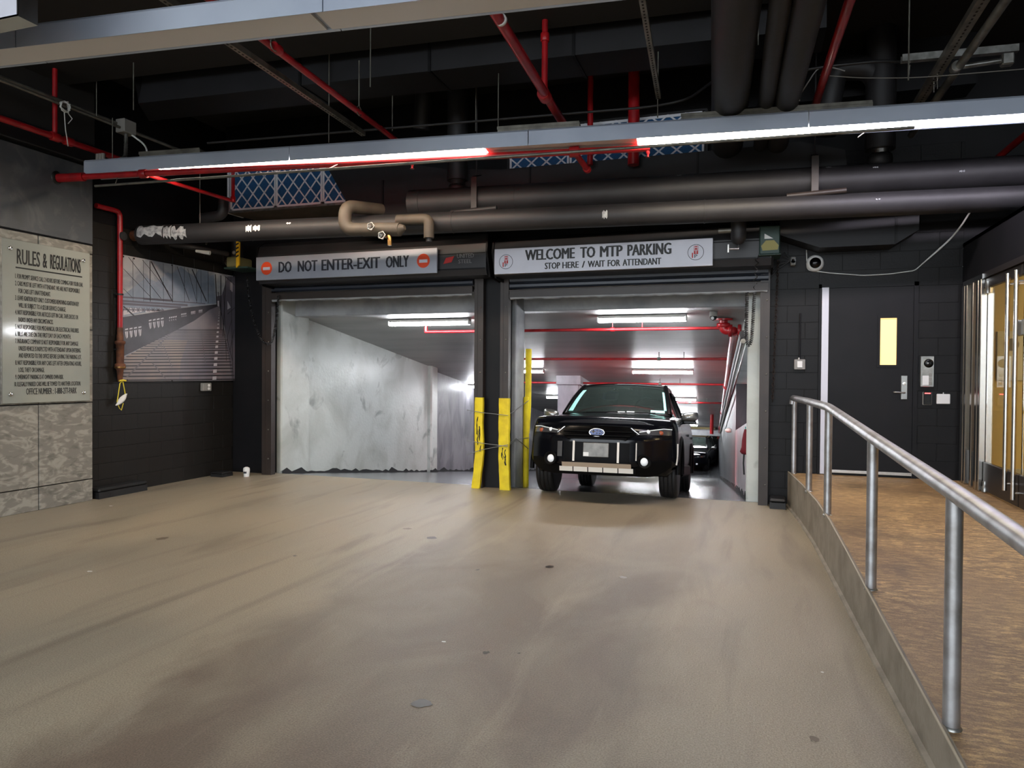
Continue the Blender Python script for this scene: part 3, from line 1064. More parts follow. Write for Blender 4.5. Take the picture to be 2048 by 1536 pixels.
# vertical layout read along the left text edge
rl('RULES', 0.155, 0.40, 2.745, 0.165, 0.02)
rl('&', 0.435, 0.48, 2.745, 0.165, 0.02)
rl('REGULATIONS', 0.52, 0.88, 2.745, 0.165, 0.02)
b.box((X + 0.0005, y0s + 0.14 * Wd, 2.695), (X + 0.0015, y0s + 0.9 * Wd, 2.71))
ROWS = [('1. FOR PROMPT SERVICE CALL 2 HOURS BEFORE COMING FOR YOUR CAR.', 0.135, 0.91), ('2. CARS MUST BE LEFT WITH ATTENDANT. WE ARE NOT RESPONSIBLE', 0.135, 0.87),
        ('FOR CARS LEFT UNATTENDANT.', 0.17, 0.52), ('3. LEAVE IGNITION KEY ONLY. CUSTOMERS REMOVING IGNITION KEY', 0.135, 0.86),
        ('WILL BE SUBJECT TO A $25.00 SERVICE CHARGE.', 0.17, 0.70), ('4. NOT RESPONSIBLE FOR ARTICLES LEFT IN CAR, TAPE DECKS OR', 0.135, 0.85),
        ('RADIOS UNDER ANY CIRCUMSTANCES.', 0.17, 0.55), ('5. NOT RESPONSIBLE FOR MECHANICAL OR ELECTRICAL FAILURES.', 0.135, 0.86),
        ('6. BILLS ARE DUE ON THE FIRST DAY OF EACH MONTH.', 0.135, 0.76), ('7. INSURANCE COMPANY IS NOT RESPONSIBLE FOR ANY DAMAGE', 0.135, 0.85),
        ('UNLESS VEHICLE IS INSPECTED WITH ATTENDANT UPON ENTERING', 0.17, 0.88), ('AND REPORTED TO THE OFFICE BEFORE LEAVING THE PARKING LOT.', 0.17, 0.89),
        ('8. NOT RESPONSIBLE FOR ANY CARS LEFT AFTER OPERATING HOURS,', 0.135, 0.89), ('LOSS, THEFT OR DAMAGE.', 0.17, 0.45),
        ('9. OVERNIGHT PARKING IS AT OWNERS OWN RISK.', 0.135, 0.67), ('10. ILLEGALLY PARKED CARS WILL BE TOWED TO ANOTHER LOCATION.', 0.125, 0.88)]
for i, (s_, a, c) in enumerate(ROWS):
    rl(s_, a, c, 2.585 - i * 0.0785, 0.05, 0.012)
rl('OFFICE NUMBER : 1-888-277-PARK', 0.25, 0.83, 1.315, 0.07, 0.02)
b.build('lettering', 'ink_black', pan, fix=False)

# mural on the black side wall
MX = -7.77
MU = lambda zx, zy: at(220 + zx * 0.22135, 460 + zy * 0.22135, 'x', MX)
t = thing('mural', 'large photo print of a wooden bridge walkway with cables on the side wall', 'picture', (-7.8, 8.27, 1.44))
A = [MU(84, 232), MU(1130, 413), MU(1130, 1360), MU(100, 1372)]
ya, yb2, za, zb2 = A[0].y, A[1].y, 1.447, 3.098
pan = MB().bbox((-7.8, ya, za), (MX, yb2, zb2), 0.004).build('panel', 'mural_sky', t)


def clipz(p):
    return Vector((p.x, min(max(p.y, ya + 0.003), yb2 - 0.003), min(max(p.z, za + 0.003), zb2 - 0.003)))


def flat(name, m, polys, lift):
    b = MB()
    for P in polys:
        q = [clipz(MU(x, y)) + Vector((lift, 0, 0)) for x, y in P]
        b.add(q, [tuple(range(len(q)))])
    return b.build(name, m, pan, fix=False)


def strokes(name, m, lines, lift):
    b = MB()
    for x0, y0, x1, y1, w in lines:
        p, q = MU(x0, y0), MU(x1, y1)
        # clip to the panel
        for _ in range(2):
            p, q = q, p
            if p.z > zb2:
                p = p.lerp(q, (p.z - zb2) / max(p.z - q.z, 1e-6))
            if p.z < za:
                p = p.lerp(q, (za - p.z) / max(q.z - p.z, 1e-6))
        d = (q - p)
        d.x = 0
        if d.length < 1e-4:
            continue
        nn = Vector((0, -d.z, d.y)).normalized() * w / 2
        q4 = [clipz(v) + Vector((lift, 0, 0)) for v in (p + nn, q + nn, q - nn, p - nn)]
        b.add(q4, [(0, 1, 2, 3)])
    return b.build(name, m, pan, fix=False)


flat('print_city', 'mural_city', [[(100, 600), (330, 430), (420, 470), (520, 380), (560, 400), (640, 330), (700, 380), (760, 420), (800, 350), (880, 300), (900, 420), (940, 400), (960, 660), (700, 690), (400, 730), (100, 780)]], 0.0008)
flat('print_deck', 'mural_deck2', [[(100, 1160), (330, 1040), (560, 920), (760, 810), (930, 690), (985, 690), (1030, 900), (1130, 1360), (100, 1370)]], 0.0012)
flat('print_boards', 'mural_deck', [[(100, 1165), (330, 1040), (420, 990), (700, 1000), (640, 1180), (620, 1366), (100, 1370)], ], 0.0014)
flat('print_tower', 'mural_mid', [[(960, 600), (1010, 590), (1060, 420), (1130, 420), (1130, 1360), (1100, 1360), (1040, 900), (985, 690), (962, 690)]], 0.0016)
flat('print_gap', 'mural_white', [[(970, 640), (985, 640), (985, 690), (970, 690)], [(1060, 640), (1090, 700), (1060, 720)], [(1085, 470), (1105, 470), (1105, 560), (1085, 540)]], 0.002)
L = []
for i in range(26):
    f = i / 25
    y = 1352 - 460 * (1 - (1 - f) ** 1.9)
    xl = 100 if y > 1165 else 100 + (1165 - y) * 1.75
    xr = 1130 - (1352 - y) * 0.23
    L.append((xl, y + 6, xr, y - 4 + f * 10, 0.016 * (1 - f) ** 1.3 + 0.003))
strokes('print_joint', 'mural_line', L, 0.0022)
strokes('print_shadow', 'mural_shadow', [(150, 1330, 560, 920, 0.02), (380, 1200, 500, 1340, 0.016), (480, 1040, 560, 1240, 0.012), (820, 900, 860, 1200, 0.012), (430, 980, 470, 1060, 0.012)], 0.0023)
flat('print_rail', 'mural_dark', [[(100, 790), (330, 755), (600, 710), (960, 672), (975, 690), (900, 720), (760, 820), (560, 925), (330, 1040), (100, 1150)]], 0.0024)
H = []
for (x0, x1, yt, yb_) in ((130, 290, 880, 990), (345, 490, 800, 905), (530, 605, 775, 840), (640, 690, 745, 795), (730, 770, 725, 760), (800, 835, 712, 738)):
    w = (x1 - x0)
    for k in range(4):
        a, c = x0 + w * k / 4 + w * 0.03, x0 + w * (k + 1) / 4 - w * 0.05
        d = (k / 4) * (-0.16 * w)
        H.append([(a, yt + d + 14), (c, yt + d + 8), (c, yt + d + 20), (a, yt + d + 26)])
        H.append([(a, yt + d + 40), ((a + c) / 2, yt + d + 34), (a + (c - a) * 0.3, yb_ + d - 14)])
        H.append([((a + c) / 2 + 4, yt + d + 40), (c, yt + d + 32), (c - 3, yb_ + d - 20), (a + (c - a) * 0.45, yb_ + d - 8)])
flat('print_opening', 'mural_white', H, 0.0028)
L = [(100, 605, 560, 635, 0.02), (100, 640, 700, 680, 0.026), (100, 665, 640, 700, 0.03), (300, 625, 860, 665, 0.014), (100, 720, 480, 725, 0.014)]
L += [(130 + k * 45, 700 + k * 1, 110 + k * 45, 745 - k * 2, 0.012) for k in range(8)] + [(150 + k * 45, 700 + k, 175 + k * 45, 745 - k * 2, 0.012) for k in range(8)]
strokes('print_beam', 'mural_mid', L, 0.0026)
flat('print_light', 'mural_white', [[(120, 700), (300, 715), (300, 735), (120, 770)], [(320, 718), (480, 728), (470, 725), (320, 745)]], 0.0025)
L = [(120, 690, 310, 860, 0.02), (370, 285, 560, 640, 0.02), (740, 355, 870, 645, 0.02), (605, 330, 715, 640, 0.011), (700, 350, 780, 640, 0.008), (165, 245, 460, 620, 0.008),
     (120, 350, 370, 610, 0.007), (290, 270, 350, 340, 0.007), (350, 340, 560, 600, 0.006), (120, 530, 200, 610, 0.006)]
L += [(x, 240 + (x - 120) * 0.17, x + 2, 640 + (x - 120) * 0.03, w) for x, w in ((360, 0.013), (562, 0.012), (670, 0.008), (205, 0.005), (480, 0.005), (780, 0.008), (820, 0.006), (300, 0.005), (885, 0.009))]
L += [(950, 400, 965, 690, 0.018), (1000, 410, 1000, 900, 0.02), (1045, 420, 1020, 960, 0.016), (975, 560, 1060, 1100, 0.012), (1090, 420, 1110, 1360, 0.012), (1040, 420, 1130, 500, 0.014),
      (1055, 980, 1105, 1180, 0.014), (1100, 800, 1050, 1000, 0.01), (1025, 560, 1050, 1180, 0.01), (1120, 900, 1080, 1100, 0.012), (1060, 760, 1130, 700, 0.012)]
strokes('print_cable', 'mural_line', L, 0.003)
D = []
for i in range(17):
    f = i / 16
    y = 1338 - 600 * (1 - (1 - f) ** 1.7)
    x = 942 + (1338 - y) * 0.072
    s_ = 20 * (1 - f) ** 1.2 + 3
    D.append([(x - s_ * 0.8, y + s_ * 0.7), (x + s_ * 0.75, y + s_ * 0.6), (x + s_ * 0.8, y - s_ * 0.7), (x - s_ * 0.7, y - s_ * 0.6)])
flat('print_dash', 'mural_white', D, 0.003)
b = MB()
for zx, zy in ((120, 240), (216, 258), (560, 318), (1118, 420), (158, 1356), (1118, 1350), (560, 1362)):
    b.lathe(clipz(MU(zx, zy)), (1, 0, 0), [(0, 0.012), (0.006, 0.01), (0.008, 0)], 8)
b.build('screw', 'plastic_black', pan)

# standpipe with rusty valve
PX = -7.74
t = thing('standpipe', 'red vertical drain pipe with rusty valve in front of the mural', 'pipe', tuple(at(240, 745, 'x', PX)))
p1, p2, p3 = at(192, 411, 'x', PX), at(240, 425, 'x', PX), at(239, 655, 'x', PX)
p2.z = p1.z
p3.y = p2.y
r = 0.033
MB().tube(rounded([p1, p2, p3], 0.08), r, 12).build('pipe_run', 'red_pipe', t)
c = p3
b = MB()
zb_ = at(239, 764, 'x', PX).z
h = c.z - zb_
b.lathe((c.x, c.y, c.z), (0, 0, -1), [(0, 0.036), (h * 0.12, 0.036), (h * 0.14, 0.04), (h * 0.24, 0.04), (h * 0.25, 0.062), (h * 0.3, 0.062), (h * 0.31, 0.048), (h * 0.66, 0.045), (h * 0.67, 0.062), (h * 0.74, 0.066), (h * 0.78, 0.04), (h * 0.98, 0.03), (h, 0.026), (h, 0)], 16)
vv = b.build('valve_body', 'rust', t)
MB().lathe((c.x, c.y, c.z - h * 0.72), (0, 0, -1), [(0, 0.068), (0.012, 0.07), (0.02, 0.064)], 16).build('brass_ring', 'brass', vv)
q = at(242, 473, 'x', PX)
MB().lathe((q.x + 0.03, p2.y, q.z), (1, 0, 0), [(0, 0.03), (0.02, 0.055), (0.035, 0.055), (0.04, 0.0)], 14).build('pressure_cap', 'pipe_black', t)
b = MB()
for py_ in (590, 700):
    q = at(236, py_, 'x', PX)
    b.lathe((q.x, p2.y, q.z), (0, 0, 1), [(0, 0.041), (0.02, 0.041)], 14)
    b.box((-7.8, p2.y - 0.05, q.z), (PX, p2.y - 0.03, q.z + 0.02))
b.build('pipe_clamp', 'plastic_black', t)
# respirator hanging
q = at(241, 799, 'x', PX)
q.y = p2.y + 0.01
t = thing('respirator', 'white dust mask with yellow straps hanging below the red pipe valve', 'mask', tuple(q))
b = MB()
b.grid(lambda u, v: Vector((q.x + 0.045 * math.cos(u) * math.cos(v) + 0.01, q.y + 0.065 * math.sin(u) + 0.02 * v, q.z + 0.062 * math.sin(v) * math.cos(u * 0.6) + 0.03 * math.sin(u))), np.linspace(-1.5, 1.5, 11), np.linspace(-1.4, 1.4, 9))
b.build('cup', 'plastic_white', t)
b = MB()
zt2 = zb_ + 0.015
b.tube([(q.x + 0.01, q.y - 0.065, q.z - 0.03), (q.x + 0.02, q.y - 0.03, zt2 - 0.03), (q.x + 0.03, q.y, zt2), (q.x + 0.02, q.y + 0.02, zt2 - 0.03), (q.x + 0.01, q.y + 0.065, q.z + 0.05)], 0.006, 6)
b.tube([(q.x + 0.01, q.y - 0.065, q.z - 0.03), (q.x + 0.01, q.y - 0.03, q.z - 0.11), (q.x + 0.01, q.y + 0.0, q.z - 0.14), (q.x + 0.01, q.y + 0.03, q.z - 0.05)], 0.005, 6)
b.tube([(q.x + 0.03, q.y - 0.05, zt2), (q.x + 0.035, q.y, zt2 + 0.008), (q.x + 0.03, q.y + 0.05, zt2)], 0.012, 6)
b.build('strap', 'strap_yellow', t)
# outlet under the mural
q = at(409, 774, 'x', -7.8)
t = thing('outlet_box', 'small grey outlet box under the bridge mural', 'outlet', tuple(q))
MB().bbox((-7.8, q.y - 0.09, q.z - 0.06), (-7.745, q.y + 0.09, q.z + 0.06), 0.008).build('body', 'plastic_grey', t)
b = MB()
for dz in (-0.025, 0.025):
    b.lathe((-7.745, q.y + 0.03, q.z + dz), (1, 0, 0), [(0, 0.022), (0.006, 0.02), (0.006, 0)], 12)
b.build('socket', 'plastic_white', t)


def bait_box(x0, y0, x1, y1, h, label, rotz=0):
    cx_, cy_ = (x0 + x1) / 2, (y0 + y1) / 2
    t = thing('bait_box', label, 'bait box', (cx_, cy_, 0), group='black rodent bait boxes')
    w, d = (x1 - x0) / 2, (y1 - y0) / 2
    b = MB()
    b.prism([(cx_ - w, cy_ - d, 0.0), (cx_ + w, cy_ - d, 0.0), (cx_ + w * 0.96, cy_ - d, h * 0.62), (cx_ - w, cy_ - d, h * 0.62)], (0, 2 * d, 0))
    body = b.build('body', 'plastic_black', t)
    MB().bbox((cx_ - w, cy_ - d - 0.005, h * 0.62), (cx_ + w + 0.004, cy_ + d + 0.005, h), 0.02).build('lid', 'plastic_black', t)
    MB().lathe((cx_ + w, cy_ - d * 0.5, h * 0.25), (1, 0, 0), [(-0.02, 0.024), (0.002, 0.024), (0.002, 0.018)], 12).build('entry_hole', 'tar', body)


bait_box(-7.79, 6.68, -7.6, 7.42, 0.13, 'long black bait box beside the stone wall corner')
bait_box(-7.72, 8.72, -7.5, 8.95, 0.07, 'flat black bait box in the back left corner by the cup')
q = at(493, 953, 'z', 0.0)
t = thing('paper_cup', 'white cup with dark label standing in the back left corner', 'cup', (q.x, q.y, 0.0))
MB().lathe((q.x, q.y, 0.0), (0, 0, 1), [(0, 0), (0, 0.04), (0.1, 0.05), (0.13, 0.045), (0.145, 0.02), (0.147, 0)], 16).build('body', 'plastic_white', t, angle=40)
MB().grid(lambda u, v: Vector((q.x + 0.0475 * math.sin(u), q.y - 0.0475 * math.cos(u), v)), np.linspace(-0.5, 0.7, 8), [0.05, 0.09]).build('label_print', 'ink', t, fix=False)
bait_box(0.22, 9.0, 0.4, 9.3, 0.12, 'black bait box on the floor between right door guide and kerb')

# ================================================================== RIGHT SIDE
t = thing('handrail', 'tubular grey metal handrail on five posts along the raised walkway', 'railing', (0.63, 6.6, 0.395))
RT = [(0.478, 9.27, 1.315), (0.56, 7.9, 1.32), (0.624, 6.62, 1.318), (0.694, 4.755, 1.215), (0.764, 3.209, 1.125), (0.80, 2.4, 1.07), (0.85, 1.2, 0.985), (0.87, 0.7, 0.95)]
MB().tube(rounded([(0.47, 9.27, 1.24)] + RT + [(0.87, 0.62, 0.9), (0.87, 0.62, 0.1)], 0.14, 4), 0.036, 14).build('top_rail', 'rail_metal', t)
for (x, y, z0), zt2 in (((0.495, 9.267, 0.4), 1.3), ((0.568, 7.89, 0.398), 1.3), ((0.626, 6.62, 0.395), 1.3), ((0.696, 4.755, 0.298), 1.2), ((0.763, 3.209, 0.196), 1.11)):
    b = MB()
    b.tube([(x, y, z0 - 0.02), (x, y, zt2)], 0.031, 14)
    p = b.build('post', 'rail_metal', t)
    MB().lathe((x, y, z0 - 0.005), (0, 0, 1), [(0, 0.04), (0.008, 0.038), (0.014, 0.031)], 14).build('base_collar', 'galv', p)

# black service door with vision panel
DX0, DX1, DZ0, DZ1 = 0.79, 1.77, 0.43, 2.635
t = thing('door_1', 'flat black service door with narrow lit vision window and lever handle', 'door', ((DX0 + DX1) / 2, 9.32, DZ0))
wx0, wx1, wz0, wz1 = 1.425, 1.6, 1.72, 2.27
b = MB()
for p0, p1 in (((DX0 + 0.075, DZ0 + 0.02), (wx0, DZ1)), ((wx1, DZ0 + 0.02), (DX1, DZ1)), ((wx0, DZ0 + 0.02), (wx1, wz0)), ((wx0, wz1), (wx1, DZ1))):
    b.box((p0[0], 9.318, p0[1]), (p1[0], 9.36, p1[1]))
b.build('leaf', 'black_paint', t)
MB().box((wx0, 9.335, wz0), (wx1, 9.34, wz1)).build('vision_pane', 'lobby_lit', t)
b = MB()
for p0, p1 in (((wx0 - 0.03, wz0 - 0.03), (wx1 + 0.03, wz0)), ((wx0 - 0.03, wz1), (wx1 + 0.03, wz1 + 0.03)), ((wx0 - 0.03, wz0), (wx0, wz1)), ((wx1, wz0), (wx1 + 0.03, wz1))):
    b.box((p0[0], 9.31, p0[1]), (p1[0], 9.32, p1[1]))
b.build('window_bead', 'black_paint', t)
b = MB()
b.box((DX0 - 0.03, 9.31, DZ0 - 0.03), (DX0 - 0.002, 9.36, DZ1 + 0.05))
b.box((DX1 + 0.003, 9.31, DZ0 - 0.03), (DX1 + 0.05, 9.36, DZ1 + 0.05))
b.box((DX0 - 0.03, 9.31, DZ1 + 0.003), (DX1 + 0.05, 9.36, DZ1 + 0.05))
b.build('frame', 'black_paint', t)
b = MB()
b.box((DX0, 9.3, DZ0 - 0.02), (DX0 + 0.035, 9.33, DZ1 + 0.01))
b.box((DX0 + 0.035, 9.296, DZ0 - 0.02), (DX0 + 0.075, 9.33, DZ1 + 0.01))
b.build('hinge_guard', 'strip_white', t)
b = MB()
b.box((DX0 + 0.08, 9.3, DZ0 - 0.0), (DX1, 9.318, DZ0 + 0.035))
b.box((DX0 + 0.08, 9.295, DZ0 + 0.008), (DX1, 9.3, DZ0 + 0.024))
b.build('door_sweep', 'bright_steel', t)
hp = at(1808, 775, 'y', 9.318)
b = MB().bbox((hp.x - 0.035, 9.305, hp.z - 0.14), (hp.x + 0.035, 9.318, hp.z + 0.14), 0.005).build('lock_plate', 'satin', t)
MB().lathe((hp.x, 9.306, hp.z + 0.045), (0, -1, 0), [(0, 0.022), (0.008, 0.02), (0.009, 0)], 14).build('lock_cylinder', 'bright_steel', b)
MB().tube(rounded([(hp.x, 9.31, hp.z - 0.06), (hp.x, 9.26, hp.z - 0.06), (hp.x - 0.1, 9.255, hp.z - 0.055), (hp.x - 0.115, 9.27, hp.z - 0.055)], 0.015), 0.01, 8).build('lever', 'satin', b)

# wall devices
FY = 9.326


def wall_box(name, label, cat, cx_, cz, w, h, m, d=0.04):
    t = thing(name, label, cat, (cx_, FY, cz))
    MB().bbox((cx_ - w / 2, FY - d, cz - h / 2), (cx_ + w / 2, FY + 0.003, cz + h / 2), 0.006).build('body', m, t)
    return t


q = at(1599, 729, 'y', FY)
t = wall_box('wall_switch', 'grey switch box on the black wall left of the service door', 'switch', q.x, q.z, 0.125, 0.125, 'plastic_grey', 0.05)
MB().bbox((q.x - 0.03, FY - 0.062, q.z - 0.04), (q.x + 0.03, FY - 0.05, q.z + 0.04), 0.004).build('rocker', 'plastic_white', t)
MB().tube([(q.x, FY - 0.015, q.z + 0.06), (q.x, FY - 0.015, q.z + 0.62)], 0.009, 8).build('conduit', 'black_paint', t)
MB().lathe((q.x - 0.01, FY - 0.02, q.z + 0.06), (0, 0, 1), [(0, 0.016), (0.02, 0.014), (0.024, 0.009)], 10).build('connector', 'galv', t)
q0, q1 = at(1840, 712, 'y', FY), at(1867, 774, 'y', FY)
t = thing('intercom', 'steel intercom panel with round black camera right of service door', 'intercom', ((q0.x + q1.x) / 2, FY, q1.z))
x0, x1, z0, z1 = q0.x, q1.x, q1.z, q0.z
b = MB()
b.bbox((x0, FY - 0.03, z0), (x1, FY, z1), 0.006)
bd = b.build('frame', 'satin', t)
MB().box((x0 + 0.015, FY - 0.034, z0 + 0.015), (x1 - 0.015, FY - 0.03, z1 - 0.015)).build('face', 'galv', t)
zc2 = z1 - 0.085
xm = (x0 + x1) / 2 + 0.012
ln = MB().lathe((xm, FY - 0.034, zc2), (0, -1, 0), [(0, 0.05), (0.01, 0.048), (0.018, 0.03), (0.02, 0)], 20).build('camera_lens', 'car_gloss', t)
MB().sph((xm - 0.012, FY - 0.05, zc2), 0.008, 8, 6).build('camera_glint', 'plastic_white', ln)
b = MB()
for k in range(6):
    b.box((x0 + 0.022, FY - 0.036, zc2 - 0.075 - k * 0.014), (x1 - 0.022, FY - 0.034, zc2 - 0.07 - k * 0.014))
b.build('speaker_slot', 'plastic_grey', t)
MB().box((x0 + 0.022, FY - 0.037, z0 + 0.022), (x0 + 0.022 + (x1 - x0) * 0.45, FY - 0.034, z0 + 0.13)).build('name_card', 'plastic_white', t)
b = MB()
for k in range(3):
    b.bbox((x1 - 0.055, FY - 0.04, z0 + 0.03 + k * 0.045), (x1 - 0.024, FY - 0.034, z0 + 0.062 + k * 0.045), 0.003)
b.build('push_button', 'plastic_grey', t)
q = at(1854, 797, 'y', FY)
t = wall_box('card_reader', 'black card reader with red light under the intercom', 'card reader', q.x, q.z, 0.095, 0.15, 'plastic_grey', 0.02)
MB().bbox((q.x - 0.041, FY - 0.028, q.z - 0.068), (q.x + 0.041, FY - 0.02, q.z + 0.075), 0.008).build('face', 'car_gloss', t)
MB().box((q.x - 0.03, FY - 0.031, q.z + 0.055), (q.x + 0.03, FY - 0.028, q.z + 0.066)).build('status_light', 'red_led', t)
q = at(1886, 798, 'y', FY)
t = wall_box('push_plate', 'square brushed steel push plate right of the card reader', 'push plate', q.x, q.z, 0.135, 0.115, 'plastic_white', 0.03)
MB().lathe((q.x, FY - 0.015, q.z + 0.057), (0, 0, 1), [(0, 0.012), (0.018, 0.01), (0.02, 0)], 10).build('cable_gland', 'satin', t)
# dome camera and cables
q = at(1630, 527, 'y', FY)
t = thing('dome_camera', 'white round dome camera on black wall above the service door', 'camera', tuple(q))
MB().lathe((q.x, FY, q.z), (0, -1, 0), [(0, 0.1), (0.02, 0.1), (0.055, 0.085), (0.062, 0.07), (0.058, 0.066)], 28).build('ring', 'plastic_white', t)
MB().sph((q.x, FY - 0.045, q.z), 0.068, 20, 12, (1, 0.7, 1)).build('dome', 'car_gloss', t)
b = MB()
Cb = [at(x, y, 'y', FY - 0.012) for x, y in ((1613, 500), (1614, 536), (1619, 541), (1660, 546), (1728, 551), (1780, 548), (1830, 541), (1842, 530))]
b.tube(rounded(Cb, 0.05), 0.007, 6)
tag(b.build('camera_cable', 'cable_white'), 'white camera cable sagging across the wall above service door', 'cable')
b = MB()
e = at(1842, 530, 'y', FY - 0.012)
for dz, m in ((0.0, 0), (0.03, 0)):
    pts = [e] + [at(x, y + dz * 60, 'y', yy) for x, y, yy in ((1870, 505, 9.25), (1900, 478, 9.2), (1922, 452, 9.1), (1945, 415, 8.95))]
    b.tube(rounded(pts, 0.2), 0.007, 6)
tag(b.build('cable_pair', 'cable_white'), 'pair of pale cables climbing from door corner up to the big pipes', 'cable')
q = at(1586, 523, 'y', 9.25)
t = thing('bullet_camera', 'small grey bracket camera beside the right door hood', 'camera', tuple(q))
MB().bbox((q.x - 0.03, 9.2, q.z - 0.05), (q.x + 0.03, 9.33, q.z + 0.05), 0.01).build('body', 'plastic_grey', t)
MB().lathe((q.x, 9.2, q.z), (0, -1, 0), [(0, 0.03), (0.02, 0.03), (0.02, 0.02), (0.01, 0)], 14).build('lens', 'car_gloss', t)
b = MB()
for k in range(5):
    a = 0.16 + 0.03 * k
    b.tube([(q.x - 0.02, 9.26, q.z + 0.02), (q.x - a * 0.6, 9.27, q.z + 0.12 - 0.05 * k), (q.x - a, 9.28, q.z + 0.05 - 0.07 * k), (q.x - a * 0.9, 9.28, q.z + 0.25)], 0.005, 5)
b.build('coiled_lead', 'plastic_black', t)

# chain and coil cords
q0, q1 = at(1556, 525, 'y', 9.26), at(1545, 800, 'y', 9.26)
t = thing('chain', 'hanging dark hoist chain right of the right bay door', 'chain', tuple(q1))
b = MB()
nl = 46
for k in range(nl):
    c = q0.lerp(q1, k / (nl - 1))
    ang = (k % 2) * math.pi / 2
    pts = [(c.x + 0.013 * math.cos(a) * math.cos(ang), c.y + 0.013 * math.cos(a) * math.sin(ang), c.z + 0.026 * math.sin(a)) for a in np.linspace(0, 2 * math.pi, 9)]
    b.tube(pts, 0.0045, 4, cap=False)
ob = b.build('link', 'brown_steel', t, fix=False)
ob['kind'] = 'stuff'


def coil(path, r, pitch, wr):
    """helical cord round a path"""
    path = [Vector(p) for p in path]
    ln_ = [0]
    for i in range(1, len(path)):
        ln_.append(ln_[-1] + (path[i] - path[i - 1]).length)
    nturn = int(ln_[-1] / pitch)
    out = []
    for k in range(nturn * 8):
        s_ = k / (nturn * 8 - 1) * ln_[-1]
        i = max(j for j in range(len(ln_) - 1) if ln_[j] <= s_ + 1e-9)
        f = (s_ - ln_[i]) / max(ln_[i + 1] - ln_[i], 1e-6)
        c = path[i].lerp(path[i + 1], f)
        a = 2 * math.pi * k / 8
        tn = (path[i + 1] - path[i]).normalized()
        u = tn.cross(Vector((0, 1, 0))).normalized()
        w = tn.cross(u)
        out.append(c + u * r * math.cos(a) + w * r * math.sin(a))
    return MB().tube(out, wr, 4, cap=False)


yy = 9.1
P = [at(x, y, 'y', yy) for x, y in ((494, 555), (498, 600), (508, 645), (522, 680), (536, 690), (545, 682), (552, 650), (556, 605), (557, 590))]
tag(coil(rounded(P, 0.3, 4), 0.016, 0.022, 0.006).build('coil_cord', 'plastic_black', fix=False), 'looping black coiled cord at left edge of the left bay', 'cord')
P = [at(x, y, 'y', 9.14) for x, y in ((1494, 585), (1493, 640), (1492, 680), (1498, 694), (1503, 680), (1506, 640), (1508, 600), (1509, 585))]
tag(coil(rounded(P, 0.3, 4), 0.018, 0.022, 0.006).build('coil_cord', 'plastic_black', fix=False), 'black coiled cord looped inside the top right corner of right bay', 'cord')
P = [at(x, y, 'y', 8.76) for x, y in ((1514, 512), (1513, 535), (1511, 560), (1510, 580))]
tag(coil(P, 0.018, 0.07, 0.005).build('coil_cord', 'plastic_black', fix=False), 'thin stretched coil cord hanging over the right door hood', 'cord')

# door operators
q = at(1537, 487, 'y', 8.75)
t = thing('door_operator', 'dark green operator box with pale stickers at right door hood', 'motor', tuple(q))
MB().bbox((q.x - 0.1, 8.72, q.z - 0.13), (q.x + 0.125, 9.05, q.z + 0.2), 0.012).build('housing', 'motor_green', t)
b = MB()
b.prism([(q.x - 0.065, 8.719, q.z - 0.085), (q.x + 0.1, 8.719, q.z - 0.08), (q.x + 0.11, 8.719, q.z - 0.03), (q.x + 0.06, 8.719, q.z + 0.03), (q.x - 0.03, 8.719, q.z + 0.03), (q.x - 0.08, 8.719, q.z - 0.03)], (0, -0.002, 0))
b.build('warning_label', 'label_tan', t)
MB().prism([(q.x - 0.045, 8.719, q.z + 0.05), (q.x + 0.05, 8.719, q.z + 0.05), (q.x - 0.045, 8.719, q.z + 0.11)], (0, -0.002, 0)).build('sticker', 'plastic_white', t)
MB().bbox((q.x - 0.11, 8.71, q.z - 0.14), (q.x + 0.135, 9.05, q.z - 0.125), 0.004).build('bottom_flange', 'motor_green', t)
q = at(468, 522, 'y', 8.9)
t = thing('door_operator', 'olive motor with yellow and black striped plate at left door hood', 'motor', tuple(q))
MB().bbox((q.x - 0.11, 8.85, q.z - 0.1), (q.x + 0.1, 9.2, q.z + 0.06), 0.02).build('gearbox', 'olive', t)
MB().cyl((q.x - 0.02, 9.0, q.z + 0.06), (q.x - 0.02, 9.0, q.z + 0.3), 0.085, 18).build('motor_drum', 'pipe_black', t)
b = MB()
b.tube([(q.x - 0.11, 9.0, q.z), (q.x - 0.2, 9.0, q.z)], 0.018, 10)
b.tube([(q.x - 0.2, 9.0, q.z), (q.x - 0.225, 9.0, q.z)], 0.04, 12)
b.build('shaft', 'steel_grey', t)
MB().sph((q.x - 0.02, 8.93, q.z + 0.13), 0.035, 10, 6).build('brake_cap', 'plastic_grey', t)
pl = MB().prism([(q.x + 0.12, 8.8, q.z - 0.12), (q.x + 0.17, 8.8, q.z - 0.08), (q.x + 0.175, 8.8, q.z + 0.26), (q.x + 0.12, 8.8, q.z + 0.28)], (0, 0.025, 0)).build('striped_plate', 'label_yellow', t)
b = MB()
for k in range(4):
    z = q.z + 0.03 + k * 0.06
    b.prism([(q.x + 0.121, 8.799, z), (q.x + 0.17, 8.799, z + 0.02), (q.x + 0.17, 8.799, z + 0.045), (q.x + 0.121, 8.799, z + 0.025)], (0, -0.002, 0))
b.build('stripe', 'plastic_black', pl)
MB().bbox((q.x - 0.13, 8.83, q.z - 0.125), (q.x + 0.3, 9.25, q.z - 0.1), 0.005).build('mounting_shelf', 'motor_green', t)

# lobby glazing: narrow sidelight, two glass leaves with long pull bars
gx = RX + 0.03
t = thing('storefront_frame', 'polished steel frame with narrow glass sidelight at the lobby entrance', 'door frame', (gx, 9.0, 0.4))
GT = 2.6


